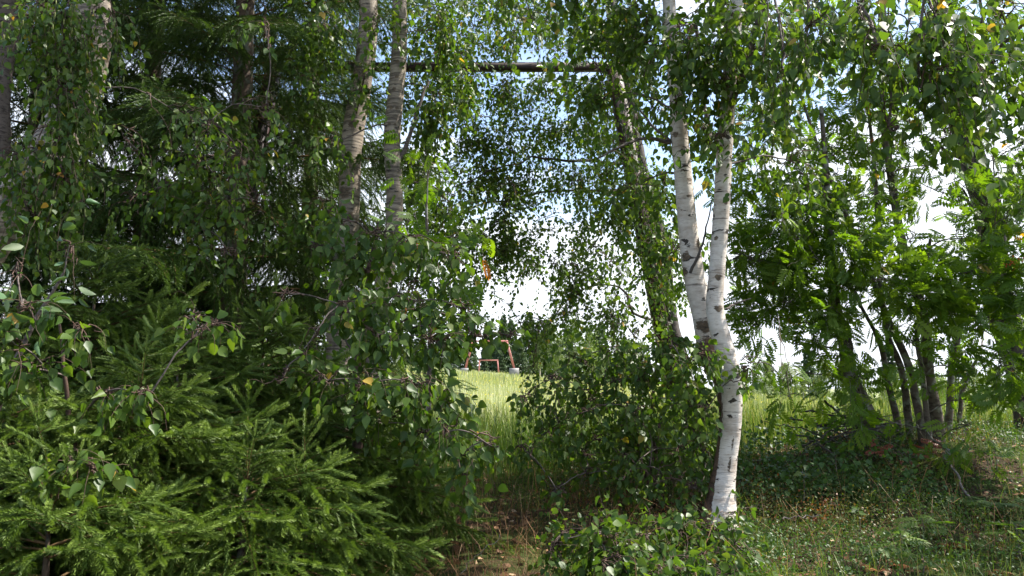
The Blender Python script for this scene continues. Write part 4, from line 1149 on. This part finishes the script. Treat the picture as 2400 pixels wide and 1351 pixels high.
# ------------------------------------------------------------------ far trees beyond the meadow
def far_spruce(px, depth, py_top, label, group, wide=0.25):
    x = (px - 1200) / F_PX * depth
    b = np.array([x, depth, float(ground_z(x, depth))])
    H = float(at(px, py_top, depth)[2]) - b[2]
    o = empty('far_spruce', b, label, 'tree', group)
    V, Fq = tubes(np.stack([b, b + UP * H * .5, b + UP * H * .97])[None], np.array([[.014 * H, .009 * H, .001 * H]]), 6)
    obj('trunk', make_mesh('trunk', V, [Fq], M_bark_spruce), o)
    wide = wide * rng.uniform(.75, 1.35)
    N = 2600
    f = rng.random(N) ** 1.3 * .95 + .04
    lay = np.round(f * 16) / 16 + rng.normal(0, .012, N)
    r = H * wide * (1 - lay) * (0.25 + .75 * np.sqrt(rng.random(N))) * (1 + .3 * np.sin(7 * lay * 6.28))
    th = rng.random(N) * 6.28
    P = b + np.stack([r * np.cos(th), r * np.sin(th), H * lay - r * .25], -1)
    ax = np.stack([np.cos(th), np.sin(th), -0.5 + rng.normal(0, .3, N)], -1)
    leaf_cloud('crown', 'simple', M_far_spruce, P, frames(ax, rng.standard_normal((N, 3)) + UP), H * .055 * (.5 + rng.random(N)), o, kind_tag=None)
def far_birch(px, depth, py_top, label, group, wide=0.26):
    x = (px - 1200) / F_PX * depth
    b = np.array([x, depth, float(ground_z(x, depth))])
    H = float(at(px, py_top, depth)[2]) - b[2]
    o = empty('far_birch', b, label, 'tree', group)
    V, Fq = tubes(np.stack([b, b + UP * H * .5 + np.array([.02 * H, 0, 0]), b + UP * H * .95])[None], np.array([[.014 * H, .009 * H, .001 * H]]), 6)
    obj('trunk', make_mesh('trunk', V, [Fq], M_bark_white), o)
    N = 2600
    nb = 26
    cb = np.stack([rng.normal(0, wide * .45, nb), rng.normal(0, wide * .45, nb), rng.uniform(.14, .95, nb)], -1)
    cb[:, :2] *= (1.15 - cb[:, 2:3])
    k = rng.integers(0, nb, N)
    P = b + H * (cb[k] + rng.standard_normal((N, 3)) * np.array([.055, .055, .045]))
    ax = rng.standard_normal((N, 3)) + np.array([0, 0, -.8])
    leaf_cloud('crown', 'simple', M_far_birch, P, frames(ax, rng.standard_normal((N, 3)) + .5 * UP), H * .034 * (.5 + rng.random(N)), o, kind_tag=None)
gA, gB = 'trees behind the red portal frames', 'trees along the right side of the meadow'
fr = np.random.default_rng(5)
FAR_S = 'dark pointed spruce in the tree line behind the red portal frames'
FAR_S2 = 'dark spruce in the tree line seen right of the white trunk'
FAR_B = 'pale green birch in the tree line behind the red portal frames'
FAR_B2 = 'pale green birch in the tree line seen right of the white trunk'
for px, d, top in [(1015, 170, 800), (1060, 175, 815), (1105, 172, 790), (1180, 165, 742), (1240, 170, 735), (1150, 180, 812), (1330, 165, 765), (1890, 70, 812), (1800, 74, 838), (960, 170, 790), (1205, 176, 818), (1400, 160, 770), (2240, 66, 800), (2390, 60, 830), (2080, 72, 800), (1085, 160, 822), (1135, 162, 818), (1175, 160, 825), (1230, 160, 830)] + [(float(p + fr.normal(0, 9)), float(fr.uniform(158, 185)), float(fr.uniform(750, 835))) for p in range(930, 1480, 30)]:
    far_spruce(px, d, top, 'tall pointed spruce rising above the pale birches, seen right of the white trunk' if px == 1890 else (FAR_S if px < 1600 else FAR_S2), gA if px < 1600 else gB)
for px, d, top in [(1290, 150, 750), (1265, 155, 780), (1345, 150, 740), (1380, 145, 770), (1450, 130, 790), (1500, 120, 800), (1310, 140, 790), (1570, 110, 810), (1770, 72, 850), (1840, 70, 850), (1920, 66, 835), (1970, 68, 825), (2020, 66, 850), (2150, 64, 840), (2320, 62, 860), (2200, 60, 880), (1740, 76, 870), (1860, 62, 885), (1000, 150, 830), (1330, 132, 830), (1410, 126, 835)] + [(float(p + fr.normal(0, 10)), float(fr.uniform(62, 80)), float(fr.uniform(835, 895))) for p in range(1740, 2420, 45)]:
    far_birch(px, d, top, FAR_B if px < 1600 else FAR_B2, gA if px < 1600 else gB)

# ------------------------------------------------------------------ grasses, ground cover, litter
def blades(name, x, y, h, w, mat, lean=.35, parent=None, rnd=None):
    N = len(x)
    b = np.stack([x, y, ground_z(x, y) - .01], -1)
    th = rng.random(N) * 6.28
    ld = np.stack([np.cos(th), np.sin(th), 0 * th], -1) * (lean * np.abs(rng.normal(0, 1, N)))[:, None]
    ph = rng.random(N) * 6.28
    wv = np.stack([np.cos(ph), np.sin(ph), 0 * ph], -1) * (w * .5)[:, None]
    m1 = b + (UP * .5 + ld * .18) * h[:, None]
    m2 = b + (UP * .85 + ld * .55) * h[:, None]
    tip = b + (UP * (1.0 - .25 * np.minimum(np.linalg.norm(ld, axis=1), 1.5))[:, None] + ld * 1.0) * h[:, None]
    V = np.stack([b - wv, b + wv, m1 + wv * .85, m1 - wv * .85, m2 + wv * .5, m2 - wv * .5, tip], 1)
    k = np.arange(N)[:, None] * 7
    Fq = np.stack([k + np.array([0, 1, 2, 3]), k + np.array([3, 2, 4, 5])], 1).reshape(-1, 4)
    Ft = (k + np.array([5, 4, 6]))
    r = rng.random(N) if rnd is None else rnd
    o = obj(name, make_mesh(name, V.reshape(-1, 3), [Fq, Ft], mat, rnd=np.concatenate([np.repeat(r, 2), r])), parent)
    return tag(o, kind='stuff')

def noise2(x, y, s, seed):
    g = np.random.default_rng(seed)
    v = 0
    for k in range(6):
        a, b_, c_ = g.normal(0, s * (1 + .6 * k), 2).tolist() + [g.random() * 6.28]
        v = v + np.sin(a * x + b_ * y + c_) / (1 + .4 * k)
    return v / 2.2

# tall shady grass in the gap
N = 5200
x = rng.uniform(-1.0, 1.7, N); y = rng.uniform(5.6, 8.6, N)
blades('tall_grass', x, y, rng.uniform(.22, .55, N), rng.uniform(.003, .006, N), M_grass, .35, rnd=rng.random(N) * .85)
N = 9000
x = rng.uniform(1.3, 5.2, N); y = rng.uniform(6.7, 9.2, N)
blades('crest_grass', x, y, rng.uniform(.2, .62, N), rng.uniform(.002, .005, N), M_grass, .3, rnd=rng.random(N))
# short mixed grass on the bank
N = 24000
x = rng.uniform(-3.5, 4.6, N); y = rng.uniform(2.2, 8.5, N)
k = noise2(x, y, 1.8, 3) + rng.normal(0, .4, N) > -.15
k &= (rng.random(N) < .18) | (np.abs(x + .05) > .75) | (y > 5.0)
x, y = x[k], y[k]
blades('bank_grass', x, y, rng.uniform(.04, .20, len(x)), rng.uniform(.002, .0045, len(x)), M_grass, .6, rnd=np.clip(rng.beta(2, 1.6, len(x)), 0, .99))
# matted dry grass in the ditch
N = 3400
x = rng.uniform(-1.0, .8, N); y = rng.uniform(2.5, 5.4, N)
blades('ditch_grass', x, y, rng.uniform(.05, .17, N), rng.uniform(.0015, .003, N), M_litter, 1.3, rnd=np.clip(.62 * rng.beta(1.3, 2.2, N), 0, .95))
# straw and dry stems
N = 1500
x = rng.uniform(-.8, 4.2, N); y = rng.uniform(2.6, 7.5, N)
blades('dry_grass', x, y, rng.uniform(.08, .34, N), rng.uniform(.0015, .003, N), M_litter, .9, rnd=rng.uniform(.5, .99, N))
# meadow
N = 60000
x = rng.uniform(-1, 1, N); y = 9 + 40 * rng.random(N) ** 1.4
x = x * (2.5 + y * .62) + .05 * y
blades('meadow_grass', x, y, rng.uniform(.16, .42, N) * (1 + y * .006), rng.uniform(.003, .007, N) * (1 + y * .03), M_field, .3)
N = 22000
x = rng.uniform(-1, 1, N); y = 45 + 60 * rng.random(N)
x = x * (y * .66)
blades('distant_meadow_grass', x, y, rng.uniform(.35, .7, N), rng.uniform(.03, .07, N), M_field, .25)
N = 5000
x = rng.uniform(-1, 1, N); y = 11 + 60 * rng.random(N) ** 1.3
x = x * (2.0 + y * .6) + .1 * y
P = np.stack([x, y, ground_z(x, y) + rng.uniform(.2, .45, N)], -1)
tag(leaf_cloud('meadow_flowers', 'simple', M_flower, P, frames(rng.standard_normal((N, 3)), UP + .4 * rng.standard_normal((N, 3))), (.014 + .0010 * y) * (.7 + .6 * rng.random(N)), None), kind='stuff')

# berry shrubs and moss on the right bank
N = 11000
x = rng.uniform(.2, 4.6, N); y = rng.uniform(2.7, 7.0, N)
k = noise2(x, y, 1.3, 8) + rng.normal(0, .3, N) > -.1
x, y = x[k], y[k]
m = 11
cx = np.repeat(x, m) + rng.normal(0, .035, len(x) * m); cy = np.repeat(y, m) + rng.normal(0, .035, len(x) * m)
hz = np.abs(rng.normal(0, .07, len(cx))) + .015
P = np.stack([cx, cy, ground_z(cx, cy) + hz], -1)
ax = rng.standard_normal(P.shape) + UP * .3
leaf_rnd = np.clip(np.repeat(.45 + .32 * noise2(x, y, 1.1, 5) + .1 * rng.standard_normal(len(x)), m), .01, .99)
leaf_cloud('berry_shrubs', 'simple', M_under, P, frames(ax, UP + .6 * rng.standard_normal(P.shape) + np.array([0, -.3, 0])), rng.uniform(.010, .020, len(P)), None, rnd=np.clip(leaf_rnd + .06, 0, .99))
# moss and tiny cover knitting the bank together
N = 70000
cx = rng.uniform(-1.0, 4.6, N); cy = rng.uniform(2.4, 7.4, N)
k = noise2(cx, cy, 1.1, 21) + rng.normal(0, .35, N) > -.2
k &= (rng.random(N) < .2) | (np.abs(cx + .05) > .75) | (cy > 5.0)
cx, cy = cx[k], cy[k]
P = np.stack([cx, cy, ground_z(cx, cy) + np.abs(rng.normal(0, .018, len(cx)))], -1)
mr_ = np.clip(.58 + .42 * noise2(cx, cy, 1.6, 33) + .10 * rng.standard_normal(len(cx)), .01, .99)
leaf_cloud('moss', 'simple', M_under, P, frames(rng.standard_normal(P.shape) + UP * .6, UP + .7 * rng.standard_normal(P.shape)), rng.uniform(.008, .018, len(P)), None, rnd=mr_)
# broad leaved undergrowth behind the white trunk
N = 2600
cx = rng.uniform(1.2, 2.7, N); cy = rng.uniform(4.9, 6.6, N)
P = np.stack([cx, cy, ground_z(cx, cy) + np.abs(rng.normal(0, .13, N)) + .02], -1)
leaf_cloud('undergrowth', 'birch', M_under, P, frames(rng.standard_normal(P.shape) + np.array([0, -.3, -.3]), UP + .5 * rng.standard_normal(P.shape) + np.array([0, -.5, 0])), rng.uniform(.020, .045, N), None, rnd=rng.random(N) * .7)
# litter
N = 3000
cx = rng.uniform(-1.6, 4.4, N); cy = rng.uniform(2.3, 7.2, N)
P = np.stack([cx, cy, ground_z(cx, cy) + rng.uniform(.005, .03, N)], -1)
leaf_cloud('fallen_leaves', 'birch', M_litter, P, frames(rng.standard_normal(P.shape) * np.array([1, 1, .3]), UP + .45 * rng.standard_normal(P.shape)), rng.uniform(.025, .05, N), None)

# ------------------------------------------------------------------ ferns, seedlings, boulder, dead wood
def fern(px, py, depth, n, L, mat, label, name='fern', group=None, az_c=None):
    p = at(px, py, depth)
    b = np.array([p[0], depth, float(ground_z(p[0], depth))])
    o = empty(name, b, label, 'fern', group)
    for k in range(n):
        az = 6.28 * k / n + rng.normal(0, .25)
        K = 16
        t = np.linspace(0, 1, K)
        l = L * (.75 + .4 * rng.random())
        d = np.array([math.cos(az), math.sin(az), 0])
        ax = b + d * (l * t)[:, None] * .85 + UP * (l * (.85 * t - .75 * t ** 2.2))[:, None]
        sv = np.cross(d, UP)
        Vs, Fs = [], []
        V, Fq = tubes(ax[None], np.linspace(.0022, .0006, K)[None], 3)
        Vs.append(V); Fs.append(Fq); off = len(V)
        m = 22
        tt = np.linspace(.2, .99, m)
        for s in (-1, 1):
            q = np.stack([np.interp(tt, t, ax[:, i]) for i in range(3)], -1)
            ln = l * .30 * np.sin(np.pi * (tt * .9 + .1)) ** .8
            dirv = nrm(sv * s + d * .35 + UP * -.12 + .05 * rng.standard_normal((m, 3)))
            wv = nrm(np.cross(dirv, UP)) * (l * .018)
            P4 = np.stack([q - wv * .8, q + wv * .8, q + dirv * ln[:, None] * .6 + wv, q + dirv * ln[:, None], q + dirv * ln[:, None] * .6 - wv], 1)
            Vs.append(P4.reshape(-1, 3))
            kk = off + 5 * np.arange(m)[:, None]
            Fs.append(np.vstack([kk + np.array([0, 1, 2, 4]), kk + np.array([4, 2, 3, 3])]) if False else kk + np.array([0, 1, 2, 4]))
            Fs.append(np.hstack([kk + np.array([4, 2, 3, 3])])[:, [0, 1, 2, 2]][:, :3])
            off += 5 * m
        quads = [f for f in Fs if f.shape[1] == 4]; tris = [f for f in Fs if f.shape[1] == 3]
        me = make_mesh('frond', np.vstack(Vs), [np.vstack(quads), np.vstack(tris)], mat, rnd=np.full(sum(map(len, quads)) + sum(map(len, tris)), rng.random() * .9))
        obj('frond', me, o)
fern(2310, 1175, 4.9, 7, .34, M_fern, 'green fern with long fronds at the right, below the rowan stems')
fern(2370, 1200, 4.6, 6, .28, M_fern, 'smaller yellowish fern at the right edge of the picture')
fern(2235, 1200, 5.0, 5, .22, M_fern, 'small drooping fern left of the big green fern')
fern(2125, 1300, 3.9, 8, .12, M_fern_dry, 'withered orange fern on the mossy bank', name='withered_fern')

fern(2055, 1315, 3.7, 5, .09, M_fern_dry, 'little withered fern left of the orange one, among moss', name='withered_fern')
fern(2235, 1275, 4.2, 5, .10, M_fern_dry, 'little withered fern up the bank, right of the rowan seedlings', name='withered_fern')
fern(2340, 1320, 3.8, 5, .09, M_fern_dry, 'little withered fern near the bottom right corner', name='withered_fern')

def seedling(px, py, depth, n, size, mat, label, name='rowan_seedling', h=.10, kind='rowan', group=None):
    p = at(px, py, depth)
    b = np.array([p[0], depth, float(ground_z(p[0], depth))])
    o = empty(name, b, label, 'seedling', group)
    top = p if p[2] > b[2] + .05 else b + UP * h
    V, Fq = tubes(np.stack([b, (b + top) / 2 + np.array([.01, 0, 0]), top])[None], np.array([[.004, .003, .002]]), 5)
    obj('stem', make_mesh('stem', V, [Fq], M_bark_rowan), o)
    me = leaf_mesh(kind, mat)
    for k in range(n):
        az = 6.28 * k / n + rng.normal(0, .3)
        a = np.array([math.cos(az), math.sin(az), rng.uniform(-.15, .3)])
        f = frames(a[None], (UP + np.array([0, -.5, 0]) + .25 * rng.standard_normal(3))[None])[0]
        s = size * rng.uniform(.8, 1.2)
        M = np.eye(4); M[:3, :3] = f * s; M[:3, 3] = top - UP * rng.uniform(0, .05)
        obj('leaf', me, o, Matrix(M.tolist()))
seedling(2160, 1215, 4.3, 6, .15, M_rowan, 'rowan seedling with a fan of light green leaves on the mossy bank')
seedling(2110, 1250, 4.0, 5, .12, M_rowan, 'smaller rowan seedling in front of the fan-leaved one')
seedling(2075, 1280, 3.8, 4, .11, M_rowan, 'lowest rowan seedling, left of the withered fern')
seedling(2160, 1300, 3.7, 3, .10, M_rowan, 'single-shoot rowan seedling touching the withered fern')
seedling(2380, 1230, 4.0, 5, .14, M_rowan, 'rowan seedling at the right edge below the ferns')
seedling(2010, 1190, 4.5, 5, .05, M_birch, 'tiny birch seedling with yellow-green leaves beside dry leaves', name='birch_seedling', kind='birch')
seedling(2330, 1050, 5.3, 6, .14, M_rowan, 'rowan seedling right of the rowan stems, at their foot')
fern(1960, 1120, 5.2, 6, .20, M_fern, 'low fern in the shade on the bank between the white trunk and the brush pile')
fern(1860, 1160, 4.9, 6, .20, M_fern, 'low fern beside the foot of the white trunk')
seedling(1880, 1100, 5.1, 7, .06, M_birch, 'leafy birch seedling just right of the white trunk', name='birch_seedling', kind='birch')
seedling(1955, 1060, 5.5, 7, .06, M_birch, 'leafy birch seedling in front of the brush pile', name='birch_seedling', kind='birch')

def red_rowan():
    b = gpoint(2110, 5.6)
    o = empty('red_rowan_shoot', b, 'rowan shoot with red autumn leaves at the foot of the rowan stems', 'seedling')
    tips = [(2070, 1045), (2085, 1060), (2120, 1055), (2175, 1040), (2150, 1030), (2200, 1045), (2110, 1075), (2125, 1080), (2050, 1055), (2190, 1065), (2060, 1030), (2095, 1040), (2140, 1060), (2160, 1050), (2185, 1028), (2130, 1040)]
    me = leaf_mesh('rowan', M_rowan_red)
    for i, (px, py) in enumerate(tips):
        e = at(px, py, 5.5 + .1 * rng.random())
        P = resample(np.array([b + np.array([0, 0, 0.02]), (b + e) / 2 + UP * .05, e]), 6)
        V, Fq = tubes(P[None], np.linspace(.003, .001, 6)[None], 4)
        obj('stem', make_mesh('stem', V, [Fq], M_bark_rowan), o)
        a = np.array([np.sign(px - 2110) * .8, -.3, -.35 + .3 * rng.random()])
        f = frames(a[None], (UP + np.array([0, -.7, 0]) + .3 * rng.standard_normal(3))[None])[0]
        M = np.eye(4); M[:3, :3] = f * rng.uniform(.065, .105); M[:3, 3] = e
        obj('leaf', me, o, Matrix(M.tolist()))
red_rowan()

def boulder(px, py, depth, r, label):
    import bmesh
    p = at(px, py, depth)
    bm = bmesh.new()
    bmesh.ops.create_icosphere(bm, subdivisions=4, radius=1)
    for v in bm.verts:
        c = v.co
        k = 1 + .16 * math.sin(3.1 * c.x + 1) * math.cos(2.7 * c.y) + .09 * math.sin(7 * c.z + 3 * c.x) + .04 * math.sin(17 * c.x + 11 * c.y) + .03 * math.sin(23 * c.z + 13 * c.y)
        v.co = Vector((c.x * r[0] * k, c.y * r[1] * k, c.z * r[2] * k))
    me = bpy.data.meshes.new('boulder'); bm.to_mesh(me); bm.free()
    me.materials.append(M_stone)
    for f in me.polygons: f.use_smooth = True
    o = bpy.data.objects.new('boulder', me); col.objects.link(o)
    o.location = (p[0], depth, float(ground_z(p[0], depth)) - r[2] * .35)
    tag(o, label, 'boulder')
boulder(1165, 1345, 3.45, (.085, .08, .075), 'pale rounded stone at the bottom of the ditch')

def stick(pts, r0, r1, label, name='dead_branch', group=None, mat=None, cat='branch', n=12):
    P = resample(np.array(pts), n); P[1:-1] += rng.standard_normal((n - 2, 3)) * .008
    V, Fq = tubes(P[None] - P[0], np.linspace(r0, r1, n)[None], 6, .06)
    o = obj(name, make_mesh(name, V, [Fq], mat or M_dead, smooth=True))
    o.location = [float(c) for c in P[0]]
    return tag(o, label, cat, group)
# brush pile on the mound
for k in range(26):
    c = at(1990 + rng.normal(0, 45), 1020 + rng.normal(0, 22), 6.1 + rng.normal(0, .25))
    az = rng.random() * 3.14; el = rng.normal(.15, .3); l = rng.uniform(.15, .42)
    d = np.array([math.cos(az), math.sin(az) * .6, math.sin(el)])
    stick([c - d * l, c + UP * .03, c + d * l], .008, .003, 'dead stick lying in the brush pile on the bank', group='sticks of the brush pile', mat=M_bark_dark)
stick(at(np.array([1915., 1970, 2030, 2080]), np.array([1000., 990, 1005, 1040]), np.array([6.2, 6.2, 6.1, 6.0])), .014, .006, 'longest dead branch lying over the brush pile', mat=M_bark_dark)
# rail behind the bank at the right edge
stick(at(np.array([2190., 2260, 2340, 2420, 2480]), np.array([974., 990, 991, 992, 994]), np.array([7.4, 7.3, 7.2, 7.1, 7.0])), .020, .024, 'dark fallen pole lying level across the bank at the right edge', name='fallen_pole', mat=M_bark_dark, cat='pole', n=18)
stick(at(np.array([2210., 2250, 2290]), np.array([1060., 1130, 1210]), np.array([5.5, 5.2, 4.9])), .006, .009, 'thin pale stick leaning from the rowan down to the ferns')
stick(at(np.array([1835., 1880, 1925]), np.array([1217., 1211, 1212]), np.array([4.4, 4.45, 4.5])), .004, .003, 'pale straw-like stick lying on the bank right of the white trunk')
stick(at(np.array([1080., 1120, 1172]), np.array([1345., 1300, 1252]), np.array([3.3, 3.3, 3.3])), .0014, .001, 'long dry grass stem leaning over the ditch', name='dry_stem', cat='grass stem')
